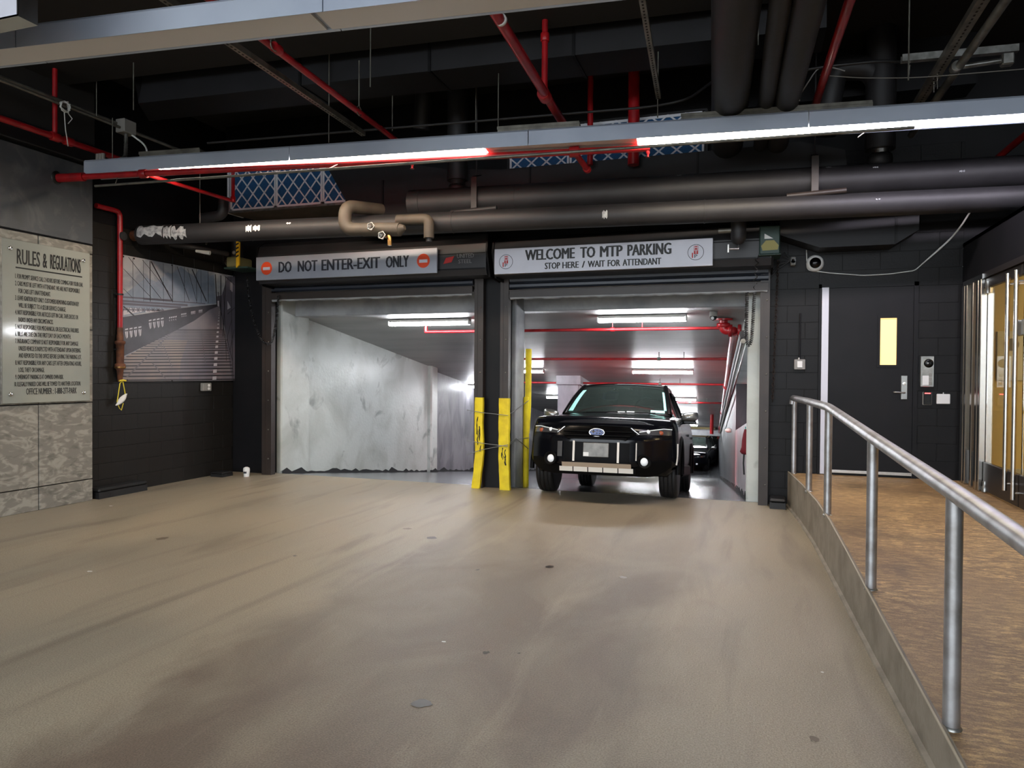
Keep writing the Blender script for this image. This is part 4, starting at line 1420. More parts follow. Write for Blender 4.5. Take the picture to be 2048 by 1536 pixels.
def gz(y):
    return float(np.interp(y, [c[1] for c in CURB][::-1], [c[2] for c in CURB][::-1]))


for y0, y1 in ((9.13, 9.235), (9.03, 9.09), (8.8, 8.86), (8.62, 8.7), (8.52, 8.585)):
    MB().bbox((RX - 0.03, y0, gz(y0)), (RX + 0.09, y1, GT), 0.006).build('mullion', 'bright_steel', t)
MB().box((RX - 0.02, 8.52, GT), (RX + 0.08, 9.235, GT + 0.05)).build('head_rail', 'bright_steel', t)
MB().box((gx, 8.84, 0.78), (gx + 0.012, 9.15, GT)).build('glass_pane', 'glass', t)
MB().box((gx - 0.02, 8.7, 0.41), (gx + 0.03, 9.13, 0.78)).build('base_panel', 'bronze', t)
MB().box((RX - 0.01, 3.5, GT + 0.002), (RX + 0.09, 8.52, GT + 0.06)).build('head_rail', 'bronze', t)


def glass_leaf(y0, y1, hy, label):
    t = thing('glass_door', label, 'door', (gx, (y0 + y1) / 2, gz((y0 + y1) / 2)), group='glass lobby doors')
    zb_ = gz(y1) + 0.02
    MB().box((gx, y0, zb_ + 0.2), (gx + 0.013, y1, GT - 0.1)).build('glass_pane', 'glass', t)
    MB().bbox((gx - 0.02, y0, zb_), (gx + 0.033, y1, zb_ + 0.29), 0.004).build('bottom_rail', 'bronze', t)
    MB().bbox((gx - 0.02, y0, GT - 0.1), (gx + 0.033, y1, GT - 0.005), 0.004).build('top_rail', 'bronze', t)
    hx = RX - 0.06
    h0, h1 = 0.55 if hy > 7.5 else 0.5, 2.53
    b = MB()
    b.tube([(hx, hy, h0), (hx, hy, h1)], 0.019, 12)
    hb = b.build('pull_bar', 'bright_steel', t)
    b = MB()
    for z in (h0 + 0.06, h1 - 0.1):
        b.tube([(hx, hy, z), (gx, hy, z)], 0.012, 10)
    b.build('standoff', 'bright_steel', hb)
    MB().bbox((gx - 0.03, min(hy, y1 - 0.02) - 0.06, 1.96), (gx + 0.035, min(hy, y1 - 0.02) + 0.06, 2.1), 0.006).build('lock_patch', 'satin', t)
    b = MB()
    py = y1 - 0.06 if hy < (y0 + y1) / 2 else y0 + 0.06
    b.lathe((gx - 0.02, py, zb_ - 0.01), (0, 0, 1), [(0, 0.03), (0.05, 0.03), (0.06, 0.022), (0.11, 0.022)], 12)
    b.lathe((gx - 0.02, py, GT - 0.16), (0, 0, 1), [(0, 0.022), (0.06, 0.022), (0.07, 0.03), (0.12, 0.03)], 12)
    b.build('pivot', 'satin', t)
    return t


ga = glass_leaf(7.48, 8.5, 7.6, 'left glass lobby door, next to the steel sidelight')
gb = glass_leaf(6.4, 7.46, 7.38, 'right glass lobby door, cut by the right picture edge')
t = thing('storefront_window', 'fixed glass pane of the lobby front nearer the street', 'window', (gx, 5, 0.3))
MB().box((gx, 3.5, 0.3), (gx + 0.012, 6.3, GT)).build('glass_pane', 'glass', t)
b = MB()
b.box((RX - 0.02, 6.3, gz(6.3)), (RX + 0.08, 6.38, GT))
b.box((RX - 0.02, 3.4, gz(3.4)), (RX + 0.08, 3.5, GT))
b.build('mullion', 'bronze', t)
MB().box((RX - 0.01, 3.5, 0.2), (RX + 0.08, 6.3, 0.42)).build('sill', 'bronze', t)
# things inside the lobby
q = atp(1992, 752, (2.7, 8.9, 1.5), (0, 1, 0))
t = thing('notice_board', 'pale framed notice with round print on the lobby wall behind glass', 'notice', (2.75, 9.35, 1.8))
MB().bbox((2.62, 9.335, 1.55), (2.9, 9.358, 2.1), 0.005).build('frame', 'frosted', t)
MB().lathe((2.76, 9.334, 1.95), (0, -1, 0), [(0, 0.07), (0.004, 0.07), (0.004, 0)], 24).build('print', 'plastic_grey', t)
t = thing('ceiling_lamp', 'warm round ceiling lamp inside the lobby behind glass doors', 'lamp', (3.6, 7.6, 2.9))
MB().lathe((3.6, 7.6, 2.9), (0, 0, -1), [(0, 0.22), (0.05, 0.22), (0.07, 0.2)], 24).build('rim', 'satin', t)
MB().lathe((3.6, 7.6, 2.86), (0, 0, -1), [(0, 0.2), (0.04, 0.19), (0.06, 0.0)], 24).build('diffuser', 'lobby_lamp', t)
t = thing('ceiling_lamp', 'warm round lobby lamp nearer the street, out of view', 'lamp', (3.4, 5.2, 2.9))
MB().lathe((3.4, 5.2, 2.9), (0, 0, -1), [(0, 0.22), (0.05, 0.22), (0.07, 0.2)], 24).build('rim', 'satin', t)
MB().lathe((3.4, 5.2, 2.86), (0, 0, -1), [(0, 0.2), (0.04, 0.19), (0.06, 0.0)], 24).build('diffuser', 'lobby_lamp', t)

# ================================================================== CEILING SERVICES
def slab(name, label, cat, pts, z0, z1, m, kind=None):
    """box duct/beam from plan polygon pts (x, y) between heights"""
    o = MB().prism([(x, y, z0) for x, y in pts], (0, 0, z1 - z0)).build(name, m)
    if kind:
        return struct(o)
    return tag(o, label, cat)


# wide soffit beam overhead
slab('beam', '', '', [(-7.6, 3.7), (2.26, 4.4), (2.26, 6.936), (-7.6, 6.226)], 4.9, 5.3, 'ceiling_black', 'structure')
# long black duct behind the beam
t = thing('air_duct', 'long flat black air duct running behind the big overhead beam', 'duct', (-3.3, 6.6, 4.7))
pts = [at(273, 207, 'z', 4.7), at(700, 160, 'z', 4.7)]
sl = 0.062
y0 = pts[0].y
xa = -6.8
n0 = lambda x: y0 + (x - pts[0].x) * sl
b = MB()
P = [(xa, n0(xa)), (0.6, n0(0.6)), (0.6, n0(0.6) + 0.52), (xa - 0.35, n0(xa) + 0.5)]
b.prism([(x, y, 4.7) for x, y in P], (0, 0, 0.58))
b.build('duct_body', 'duct_black', t)
b = MB()
b.prism([(xa, n0(xa), 4.7), (xa + 0.12, n0(xa), 5.28), (xa - 0.1, n0(xa), 5.28)], (-0.35, 0.5, 0))
b.build('duct_end', 'black_paint', t)
for x in (-4.7, -3.2, -1.7, -0.2):
    MB().box((x, n0(x) - 0.012, 4.688), (x + 0.03, n0(x) + 0.55, 5.28)).build('duct_flange', 'black_paint', t)
# far dark plenum wall pieces above the doors
slab('beam', '', '', [(-7.6, 8.9), (2.26, 8.9), (2.26, 9.31), (-7.6, 9.31)], 4.75, 5.3, 'black_paint', 'structure')


def fixture(label, xa, ya, xb, yb, z, segs, group=None):
    """linear strip lamp; segs = list of (t0, t1, lens material)"""
    t = thing('strip_light', label, 'light', ((xa + xb) / 2, (ya + yb) / 2, z), group=group)
    A, B = Vector((xa, ya, z)), Vector((xb, yb, z))
    d = (B - A).normalized()
    nrm = Vector((d.y, -d.x, 0))          # towards the viewer
    up = Vector((0, 0, 1))
    w = 0.13
    b = MB()
    sec = [(0.115, 0.05), (0.115, 0.03), (0.13, 0.025), (0.13, 0.165), (0.115, 0.185), (-0.115, 0.185), (-0.13, 0.165), (-0.13, 0.025), (-0.115, 0.03), (-0.115, 0.05)]
    L = (B - A).length
    k = int(round(L / 2.44))
    for i in range(k):
        a, c = A + d * (L * i / k + 0.004), A + d * (L * (i + 1) / k - 0.004)
        m_ = MB()
        q = [a + nrm * x + up * zz for x, zz in sec]
        m_.prism(q, c - a)
        m_.build('housing', 'fixture', t)
    b = MB()
    b.prism([A + nrm * x + up * zz for x, zz in ((-0.05, 0.185), (0.05, 0.185), (0.05, 0.205), (-0.05, 0.205))], B - A)
    b.build('mounting_rail', 'steel_grey', t)
    for t0, t1, m in segs:
        a, c = A.lerp(B, t0), A.lerp(B, t1)
        b = MB()
        prof = [(0.112, 0.048), (0.112, 0.032), (-0.112, 0.032), (-0.112, 0.048)]
        b.prism([a + nrm * x + up * zz for x, zz in prof], c - a)
        b.build('lens', m, t)
    return t


def tt(px_, A, B, z):
    """fraction along the fixture line at picture column px_"""
    d = CF + CR * (px_ - 1024) / FPX
    n = np.array([d[1], -d[0]])
    a, c = np.array(A), np.array(B)
    return float(-(a @ n) / ((c - a) @ n))


Fz = 3.83
FA = at(165, 347, 'z', Fz + 0.03)
FB0 = at(2048, 226, 'z', Fz + 0.03)
FA, FB0 = (FA.x, FA.y + 0.13), (FB0.x, FB0.y + 0.13)
dx, dy = FB0[0] - FA[0], FB0[1] - FA[1]
# runs on a little past the picture edge
FB = (FA[0] + dx * 1.09, FA[1] + dy * 1.09)
f = lambda p: tt(p, FA, FB, Fz)
fixture('long hanging strip light crossing the view, lit warm white', FA[0], FA[1], FB[0], FB[1], Fz,
        [(0.002, f(330), 'lens_off'), (f(332), f(690), 'lens_warm'), (f(692), f(968), 'lens_warm'), (f(972), f(1270), 'lens_off'), (f(1274), f(1640), 'lens_warm'), (f(1644), 0.998, 'lens_cool')])
NA, NB = at(0, 104, 'z', Fz + 0.03), at(900, 0, 'z', Fz + 0.03)
sl2 = (NB.y - NA.y) / (NB.x - NA.x)
na = (-7.3, NA.y + (-7.3 - NA.x) * sl2 + 0.085)
nb = (2.1, NA.y + (2.1 - NA.x) * sl2 + 0.085)
fixture('unlit strip light nearest the viewer, crossing the upper left corner', na[0], na[1], nb[0], nb[1], Fz, [(0.003, 0.49, 'lens_off'), (0.494, 0.997, 'lens_off')])
# brackets on top of the long strip light
t = thing('junction_cap', 'small ribbed grey cap on the left end of the lit strip light', 'fitting', (FA[0] + 0.2, FA[1], Fz + 0.2))
b = MB()
for k in range(3):
    b.cyl((FA[0] + 0.12 + 0.04 * k, FA[1] - 0.03, Fz + 0.19), (FA[0] + 0.12 + 0.04 * k, FA[1] - 0.03, Fz + 0.27), 0.024, 10)
b.build('body', 'plastic_grey', t)
for i, (pa, pb, lab) in enumerate(((285, 405, 'grey splice plate atop the lit strip light, left end'), (994, 1156, 'grey splice plate atop the lit strip light, middle'), (1357, 1735, 'long grey splice plate atop the lit strip light, right'))):
    a, c = np.array(FA) + (np.array(FB) - np.array(FA)) * f(pa), np.array(FA) + (np.array(FB) - np.array(FA)) * f(pb)
    b = MB()
    b.bar((a[0], a[1], Fz + 0.225), (c[0], c[1], Fz + 0.225), 0.1, 0.045)
    b.bar((a[0], a[1] - 0.05, Fz + 0.245), (c[0], c[1] - 0.05, Fz + 0.245), 0.012, 0.03)
    tag(b.build('splice_plate', 'steel_grey'), lab, 'bracket')

# cabinet sign at the very top left
q = at(53, 36, 'y', 3.05)
t = thing('ceiling_sign', 'pale framed sign panel hanging in the top left corner', 'sign', (q.x - 0.6, 3.05, q.z))
MB().box((q.x - 1.3, 3.05, q.z + 0.03), (q.x - 0.03, 3.09, q.z + 0.8)).build('face', 'sign_white', t)
b = MB()
b.prism([(q.x, 3.0, q.z), (q.x - 1.3, 3.0, q.z), (q.x - 1.3, 3.05, q.z + 0.035), (q.x - 0.045, 3.05, q.z + 0.035)], (0, 0.0, -0.01))
b.box((q.x - 1.3, 3.0, q.z - 0.012), (q.x, 3.12, q.z))
b.box((q.x - 0.012, 3.0, q.z), (q.x, 3.12, q.z + 0.8))
b.prism([(q.x, 3.0, q.z), (q.x, 3.0, q.z + 0.8), (q.x - 0.045, 3.05, q.z + 0.8), (q.x - 0.045, 3.05, q.z + 0.035)], (0.0, 0.005, 0))
b.build('frame', 'bright_steel', t)

# ---------------------------------------------------------------- big insulated pipes in front of the door hoods
def run(name, label, cat, pts, r, m, n=14, fillet=0.15, group=None):
    t = thing(name, label, cat, tuple(pts[0]), group=group)
    MB().tube(rounded(pts, fillet) if len(pts) > 2 else pts, r, n).build('pipe_run', m, t)
    return t


def ring(parent, name, c, ax, r, w, m):
    MB().lathe(Vector(c) - Vector(ax).normalized() * w / 2, ax, [(0, r * 0.9), (w * 0.1, r), (w * 0.9, r), (w, r * 0.9)], 18).build(name, m, parent)


A0, A1 = at(824, 408, 'z', 3.68), at(2048, 343, 'z', 3.68)
dA = (A1 - A0)
A2 = A0 + dA * 1.0
tA = thing('insulated_pipe', 'upper thick black insulated pipe crossing above the door hoods', 'pipe', tuple(A0))
MB().tube([A0, A0 + dA * 1.12], 0.165, 22).build('pipe_run', 'pipe_black', tA)
ring(tA, 'seam_band', A0.lerp(A1, 0.2), dA, 0.169, 0.02, 'pipe_black')
ring(tA, 'seam_band', A0.lerp(A1, 0.5), dA, 0.169, 0.02, 'pipe_black')
MB().tube([A0 - dA * 0.004, A0 - dA * 0.002, A0 + dA * 0.02], [0.1, 0.168, 0.17], 22).build('end_cap', 'pipe_black', tA)
B0, B1 = at(282, 471, 'z', 3.38), at(2048, 396, 'z', 3.38)
dB = B1 - B0
tB = thing('insulated_pipe', 'lower black insulated pipe with torn silver jacket at its left end', 'pipe', tuple(B0))
MB().tube([B0, B0 + dB * 1.08], 0.125, 20).build('pipe_run', 'pipe_black', tB)
for k in (0.16, 0.42, 0.7):
    ring(tB, 'seam_band', B0.lerp(B1, k), dB, 0.129, 0.02, 'pipe_black')


def torn_patch(parent, P0, d, s0, s1, a0, a1, r, m, seed, jag=0.25):
    """thin torn piece of jacket standing proud of the pipe"""
    rnd = random.Random(seed)
    u = d.normalized()
    w = u.cross(Vector((0, 0, 1))).normalized()      # towards viewer/back
    if w.y > 0:
        w = -w
    up = Vector((0, 0, 1))
    ns = 14
    b = MB()
    lo = [a0 + jag * (0.5 + 0.35 * math.sin(i * 1.1 + seed) + rnd.uniform(-0.15, 0.15)) for i in range(ns)]
    hi = [a1 - jag * (0.5 + 0.35 * math.cos(i * 0.9 + seed) + rnd.uniform(-0.15, 0.15)) for i in range(ns)]
    vs, fs = [], []
    for i in range(ns):
        s_ = s0 + (s1 - s0) * i / (ns - 1) + rnd.uniform(-0.1, 0.1) * (s1 - s0) / ns
        for j in range(7):
            a = lo[i] + (hi[i] - lo[i]) * j / 6
            vs.append(P0 + u * s_ + (w * math.cos(a) + up * math.sin(a)) * (r + rnd.uniform(0, 0.0015)))
    for i in range(ns - 1):
        for j in range(6):
            fs.append((i * 7 + j, (i + 1) * 7 + j, (i + 1) * 7 + j + 1, i * 7 + j + 1))
    b.add(vs, fs, False)
    return b.build('torn_jacket', m, parent, fix=False)


torn_patch(tB, B0, dB, 0.04, 0.42, -0.5, 1.1, 0.13, 'flake', 3, 0.5)
torn_patch(tB, B0, dB, 0.44, 0.55, -0.7, 0.8, 0.132, 'flake', 5, 0.4)
torn_patch(tB, B0, dB, 0.56, 0.78, -0.9, 0.7, 0.134, 'flake', 8, 0.6)
torn_patch(tB, B0, dB, 1.64, 1.72, -0.35, 0.4, 0.13, 'plastic_white', 11, 0.2)
torn_patch(tB, B0, dB, 1.74, 1.84, -0.3, 0.35, 0.13, 'plastic_white', 12, 0.2)
torn_patch(tB, B0, dB, 2.2, 2.26, 0.25, 0.5, 0.13, 'plastic_white', 13, 0.1)
for k, (s_, a) in enumerate(((3.2, 0.9), (4.1, 1.1), (4.75, 0.8), (5.2, 0.5), (6.0, -0.1))):
    torn_patch(tA, A0, dA, s_, s_ + 0.05, a, a + 0.14, 0.168, 'flake', 20 + k, 0.05)
torn_patch(tB, B0, dB, 6.1, 6.16, -0.5, 0.3, 0.13, 'flake', 31, 0.2)
torn_patch(tB, B0, dB, 8.9, 8.95, 0.1, 0.25, 0.13, 'flake', 32, 0.1)
# little end fitting of the lower pipe at the standpipe
q0 = at(268, 472, 'z', 3.385)
MB().tube([B0 - dB * 0.012, B0 + dB * 0.004], 0.07, 12).build('end_cap', 'rust', tB)

# hangers
for px_, lab in ((957, 'black strap hanger with cross rod on the big pipes, left'), (1622, 'brown strap hanger with cross rod on the big pipes, right')):
    P = A0 + dA * tt(px_, (A0.x, A0.y), (A1.x, A1.y), 0)
    t = thing('pipe_hanger', lab, 'bracket', (P.x, P.y, 3.3))
    Pb = B0 + dB * tt(px_, (B0.x, B0.y), (B1.x, B1.y), 0)
    fy = P.y - 0.19
    b = MB()
    b.obox((P.x, fy, 3.65), (0.035, 0, 0), (0, 0.006, 0), (0, 0, 0.26))
    b.prism([(P.x - 0.035, fy, 3.91), (P.x + 0.035, fy, 3.91), (P.x + 0.035, fy + 0.16, 3.97), (P.x - 0.035, fy + 0.16, 3.97)], (0, 0, 0.008))
    b.lathe((P.x, fy - 0.01, 3.37), (0, 1, 0), [(0, 0.05), (0.02, 0.05)], 14)
    m_ = 'brown_steel' if px_ > 1000 else 'pipe_black'
    st = b.build('strap', m_, t)
    MB().lathe((P.x, fy - 0.006, 3.43), (0, -1, 0), [(0, 0.024), (0.012, 0.022), (0.014, 0.01), (0.03, 0.01), (0.03, 0)], 10).build('bolt', 'rust', st)
    MB().tube([(P.x - 0.28, fy - 0.03, 3.5), (P.x + 0.3, fy - 0.03, 3.52)], 0.03, 10).build('cross_rod', m_, t)
    MB().tube([(P.x, fy + 0.08, 3.95), (P.x, fy + 0.08, 5.3)], 0.009, 8).build('hanger_rod', 'pipe_black', t)

# tan pipe loop with two valves
ly = 7.36
q = [at(x, y, 'y', ly) for x, y in ((715, 440), (692, 405), (690, 455), (800, 460))]
t = thing('valve_loop', 'dusty tan insulated pipe bend with two small handwheel valves', 'pipe', tuple(q[2]))
p_up, p_lo, p_r = at(690, 412, 'y', ly), at(690, 459, 'y', ly), at(800, 459, 'y', ly)
MB().tube(rounded([p_up + Vector((0.2, 0.5, 0.05)), p_up, Vector((p_up.x, ly, p_lo.z)), p_r], 0.13, 6), 0.078, 16).build('pipe_run', 'pipe_brown', t)
MB().tube([p_r - Vector((0.02, 0, 0)), p_r + Vector((0.06, 0.0, 0.02))], [0.08, 0.03], 16).build('end_cap', 'pipe_brown', t)
p2 = [at(x, y, 'y', ly + 0.25) for x, y in ((795, 440), (858, 438), (860, 476))]
MB().tube(rounded([p2[0], p2[1], Vector((p2[1].x, p2[1].y, p2[2].z))], 0.07, 5), 0.062, 14).build('pipe_run', 'pipe_brown', t)
MB().tube([Vector((p2[1].x, p2[1].y, p2[2].z)), Vector((p2[1].x, p2[1].y, p2[2].z - 0.04))], 0.035, 12).build('nipple', 'pipe_black', t)
for (x, y), lab in (((742, 453), 0), ((764, 471), 1)):
    c = at(x, y, 'y', ly - 0.12)
    b = MB()
    b.tube([(c.x, ly - 0.02, c.z), (c.x, c.y, c.z)], 0.014, 8)
    if lab:
        b.tube([(c.x + 0.02, ly, c.z + 0.06), (c.x + 0.05, ly - 0.03, c.z - 0.02), (c.x + 0.05, ly - 0.03, c.z - 0.1)], 0.025, 10)
    vb = b.build('valve', 'brass', t)
    b = MB()
    b.tube([(c.x + 0.04 * math.cos(a) * (1 + 0.12 * math.cos(5 * a)), c.y - 0.008, c.z + 0.04 * math.sin(a) * (1 + 0.12 * math.cos(5 * a))) for a in np.linspace(0, 2 * math.pi, 31)], 0.008, 6, cap=False)
    for k in range(5):
        a = 2 * math.pi * k / 5
        b.tube([(c.x, c.y, c.z), (c.x + 0.036 * math.cos(a), c.y - 0.008, c.z + 0.036 * math.sin(a))], 0.005, 5)
    b.lathe((c.x, c.y, c.z), (0, -1, 0), [(0, 0.018), (0.02, 0.014), (0.02, 0)], 10)
    b.build('handwheel', 'satin', vb)

# filter bank and black transition duct
FYd = 8.5
fz0, fz1 = at(560, 415, 'y', FYd).z, at(560, 330, 'y', FYd).z + 0.08
t = thing('filter_bank', 'row of blue air filters with white lattice in a duct mouth, left', 'air filter', (at(570, 400, 'y', FYd).x, FYd, fz0))


def filter_panel(parent, x0, x1, z0, z1, y, cols, rows):
    p = MB().box((x0 + 0.02, y, z0 + 0.02), (x1 - 0.02, y + 0.04, z1 - 0.02)).build('filter_media', 'filter_blue', parent)
    b = MB()
    for a0, a1, c0, c1 in ((x0, x1, z0, z0 + 0.03), (x0, x1, z1 - 0.03, z1), (x0, x0 + 0.025, z0, z1), (x1 - 0.025, x1, z0, z1)):
        b.box((a0, y - 0.012, c0), (a1, y + 0.05, c1))
    w, h = (x1 - x0), (z1 - z0)
    for k in range(-rows, cols + 1):
        for sgn in (1, -1):
            # diagonal strips from bottom edge
            xa_ = k / cols * w
            za_ = 0.0
            dz = h
            dx_ = sgn * rows / cols * w
            p0x, p0z, p1x, p1z = xa_, 0.0, xa_ + dx_, h
            if sgn < 0:
                p0x = (k + rows) / cols * w
                p1x = p0x + dx_
            # clip to 0..w
            def clipx(ax, az, bx, bz):
                if ax == bx:
                    return None
                ts = [0.0, 1.0]
                t0, t1 = 0.0, 1.0
                for lim, sg in ((0.0, 1), (w, -1)):
                    fa, fb = (ax - lim) * sg, (bx - lim) * sg
                    if fa < 0 and fb < 0:
                        return None
                    if fa < 0:
                        t0 = max(t0, fa / (fa - fb))
                    if fb < 0:
                        t1 = min(t1, fa / (fa - fb))
                if t1 - t0 < 0.02:
                    return None
                return (ax + (bx - ax) * t0, az + (bz - az) * t0, ax + (bx - ax) * t1, az + (bz - az) * t1)
            c_ = clipx(p0x, p0z, p1x, p1z)
            if c_:
                b.bar((x0 + c_[0], y - 0.006, z0 + c_[1]), (x0 + c_[2], y - 0.006, z0 + c_[3]), 0.008, 0.018, (0, 0, 1) if False else (-(c_[3] - c_[1]), 0, (c_[2] - c_[0])))
    b.build('card_lattice', 'filter_card', p)


xs_ = [at(x, 400, 'y', FYd).x for x in (462, 553, 646, 737)]
for i in range(3):
    filter_panel(t, xs_[i], xs_[i + 1] - 0.008, fz0, fz1, FYd, 4, 3)
b = MB()
b.box((xs_[0] - 0.03, FYd - 0.02, fz0 - 0.03), (xs_[3] - 0.05, FYd + 0.03, fz0))
b.build('bottom_channel', 'galv', t)
b = MB()
b.prism([(xs_[0] - 0.03, FYd, fz0 - 0.03), (xs_[3], FYd, fz0 - 0.03), (xs_[3], FYd + 0.65, fz0 - 0.14), (xs_[0] + 0.5, FYd + 0.65, fz0 - 0.14), (xs_[0] - 0.03, FYd + 0.1, fz0 - 0.03)], (0, 0, 0.02))
b.build('bottom_pan', 'pipe_brown', t)
b = MB()
b.box((xs_[0] - 0.05, FYd - 0.02, fz0 - 0.03), (xs_[0] - 0.02, FYd + 0.3, fz1 + 0.1))
b.box((xs_[0] - 0.05, FYd - 0.02, fz1), (xs_[3], FYd + 0.3, fz1 + 0.03))
b.build('casing', 'filter_card', t)

DYd = 8.42
p = lambda x, y: at(x, y, 'y', DYd)
t = thing('air_duct', 'large black sheet metal duct behind the thick pipes, beside blue filters', 'duct', tuple(p(770, 400)))
TL, TR = p(640, 318), p(1478, 303)
zt_d = p(1100, 330).z
zl = 3.46
outline = [p(645, 318), p(690, 398), Vector((p(705, 440).x, DYd, zl)), Vector((p(1700, 440).x, DYd, zl)), Vector((p(1690, 340).x, DYd, zt_d - 0.12)), Vector((p(1600, 310).x, DYd, zt_d + 0.01)), Vector((p(1478, 303).x, DYd, zt_d)), Vector((p(1000, 330).x, DYd, zt_d)), Vector((p(890, 330).x, DYd, p(890, 338).z)), Vector((p(760, 330).x, DYd, p(770, 318).z))]
MB().prism(outline, (0, 0.36, 0)).build('duct_body', 'duct_black', t)
for px_ in (766, 1060, 1395):
    a = p(px_, 345)
    MB().box((a.x - 0.012, DYd - 0.014, zl), (a.x + 0.012, DYd, zt_d - 0.005)).build('duct_flange', 'black_paint', t)
# second filter row on top of the duct
FY2 = 8.55
t = thing('filter_bank', 'row of blue air filters half hidden behind the lit strip light', 'air filter', tuple(at(1200, 330, 'y', FY2)))
xs_ = [at(x, 310, 'y', FY2).x for x in (1020, 1140, 1265, 1410)]
fz0, fz1 = zt_d + 0.0, zt_d + 0.5
for i in range(3):
    filter_panel(t, xs_[i], xs_[i + 1] - 0.01, fz0, fz1, FY2, 4, 3)
b = MB()
b.box((xs_[0] - 0.03, FY2 - 0.01, fz1), (xs_[3] + 0.02, FY2 + 0.3, fz1 + 0.03))
b.box((xs_[3] - 0.0, FY2 - 0.01, fz0), (xs_[3] + 0.03, FY2 + 0.3, fz1))
b.box((xs_[0] - 0.03, FY2 - 0.01, fz0), (xs_[0] - 0.005, FY2 + 0.3, fz1))
b.build('casing', 'duct_black', t)
# lower right boxed duct under the pipes, above the service door
t = thing('air_duct', 'black boxed duct hanging above the service door, sloping left side', 'duct', tuple(at(1700, 500, 'y', 9.0)))
p = lambda x, y: at(x, y, 'y', 8.95)
zb2 = p(1640, 490).z
b = MB()
b.prism([p(1560, 470), Vector((p(1640, 490).x, 8.95, zb2 - 0.03)), Vector((p(1790, 500).x, 8.95, zb2 - 0.03)), Vector((p(1838, 480).x, 8.95, zb2 + 0.12)), Vector((p(1840, 400).x, 8.95, 3.75)), Vector((p(1560, 400).x, 8.95, 3.75))], (0, 0.37, 0))
b.build('duct_body', 'duct_black', t)
b = MB()
a = p(1790, 460)
b.box((a.x, 8.94, zb2 - 0.02), (a.x + 0.025, 8.95, 3.75))
b.build('duct_flange', 'black_paint', t)

# vertical drain pipes with clean-out caps
for (x, ytop, ybot, yv, r, capxy, lab, m) in ((915, 165, 362, 8.35, 0.13, (908, 376), 'vertical black pipe with clean-out cap dropping onto the upper pipe, left', 'pipe_black'),
                                             (1760, 165, 300, 8.55, 0.15, (1757, 322), 'vertical black pipe with silver collar dropping onto the upper pipe, right', 'pipe_black')):
    c = at(x, 300, 'y', yv)
    zb3 = at(capxy[0], ybot, 'y', yv).z
    t = thing('drain_pipe', lab, 'pipe', (c.x, yv, zb3))
    MB().tube([(c.x, yv, zb3), (c.x, yv, 5.3)], r, 18).build('pipe_run', m, t)
    q = at(*capxy, 'y', yv - 0.05)
    b = MB()
    b.lathe((c.x, yv, zb3), (0, 0, -1), [(-0.02, r * 0.9), (0.0, r * 0.75), (0.05, r * 0.6), (0.06, r * 0.8), (0.1, r * 0.85), (0.17, r * 0.8), (0.2, r * 0.4)], 16)
    b.build('cleanout_cap', 'pipe_black', t)
    if x > 1000:
        MB().lathe((c.x, yv, zb3), (0, 0, -1), [(0, r * 0.5), (0.005, r * 0.72), (0.05, r * 0.72), (0.055, r * 0.5)], 16).build('clamp_collar', 'bright_steel', t)
    # elbow up top
    b = MB()
    zt3 = at(x, 190, 'y', yv).z
    b.tube(rounded([(c.x, yv, zt3 + 0.1), (c.x - 0.1, yv, zt3 + 0.3), (c.x - 0.45, yv, zt3 + 0.35), (c.x - 0.55, yv + 0.1, zt3 - 0.35)], 0.15, 5), r * 0.85, 14)
    b.build('elbow', 'pipe_black', t)

# black insulated pipes going away on the right
for a0, a1, z, wpx, lab in (((1476, -40), (1458, 235), 4.2, 76, 'widest black round duct overhead right of the lit strip middle'),
                            ((1566, -40), (1530, 225), 4.15, 34, 'thinner of two slanting black pipes overhead on the right'),
                            ((1628, -40), (1570, 220), 4.15, 50, 'thicker of two slanting black pipes overhead on the right')):
    q0, q1 = at(*a0, 'z', z), at(*a1, 'z', z)
    d = q1 - q0
    rr = wpx / 2 / FPX * ((q0 + q1) / 2 - Vector(CC)).length * 0.95
    e = min(q1.y + 1.2, 8.85)
    run('black_pipe', lab, 'pipe', [q0 - d * 0.2, q0 + d * ((e - q0.y) / d.y)], rr, 'pipe_black', 18)

# ---------------------------------------------------------------- sprinkler pipes (red)
def zline_pts(z, *ps):
    return [at(x, y, 'z', z) for x, y in ps]


def red(label, pts, r, couplings=(), fillet=0.05):
    t = run('sprinkler_pipe', label, 'pipe', pts, r, 'red_pipe', 12, fillet)
    for c, ax in couplings:
        ring(t, 'coupling', c, ax, r * 1.45, r * 3.2, 'red_pipe')
    return t


q0, q1 = zline_pts(4.2, (485, 48), (785, 275))
d = q1 - q0
c = at(553, 97, 'z', 4.2)
t = red('thin red sprinkler pipe slanting away overhead, left of centre', [q0 - d * 0.9, q1 + d * 0.25], 0.029, [(c, d)])
for (x, y) in ((548, 90), (718, 222)):
    c = at(x, y, 'z', 4.2)
    b = MB()
    b.tube([(c.x, c.y, 4.24), (c.x, c.y, 4.9 if c.y < 6.2 else 4.7)], 0.008, 6)
    b.tube([(c.x, c.y + 0.045 * math.cos(a), 4.2 + 0.045 * math.sin(a)) for a in np.linspace(0, 2 * math.pi, 13)], 0.006, 5, cap=False)
    b.build('ring_hanger', 'steel_grey', t)
q0, q1 = zline_pts(4.2, (975, 0), (1125, 245))
d = q1 - q0
c1, c2 = at(1002, 40, 'z', 4.2), at(1089, 191, 'z', 4.2)
t = red('thick red sprinkler pipe slanting away overhead at centre, with riser', [q0 - d * 0.6, q1 + d * 0.05], 0.042, [(c2, d)])
ring(t, 'white_band', c1, d, 0.045, 0.03, 'plastic_white')
zr = at(1090, 75, 'y', c2.y).z
MB().tube([c2, (c2.x, c2.y, 4.9)], 0.03, 12).build('riser', 'red_pipe', t)
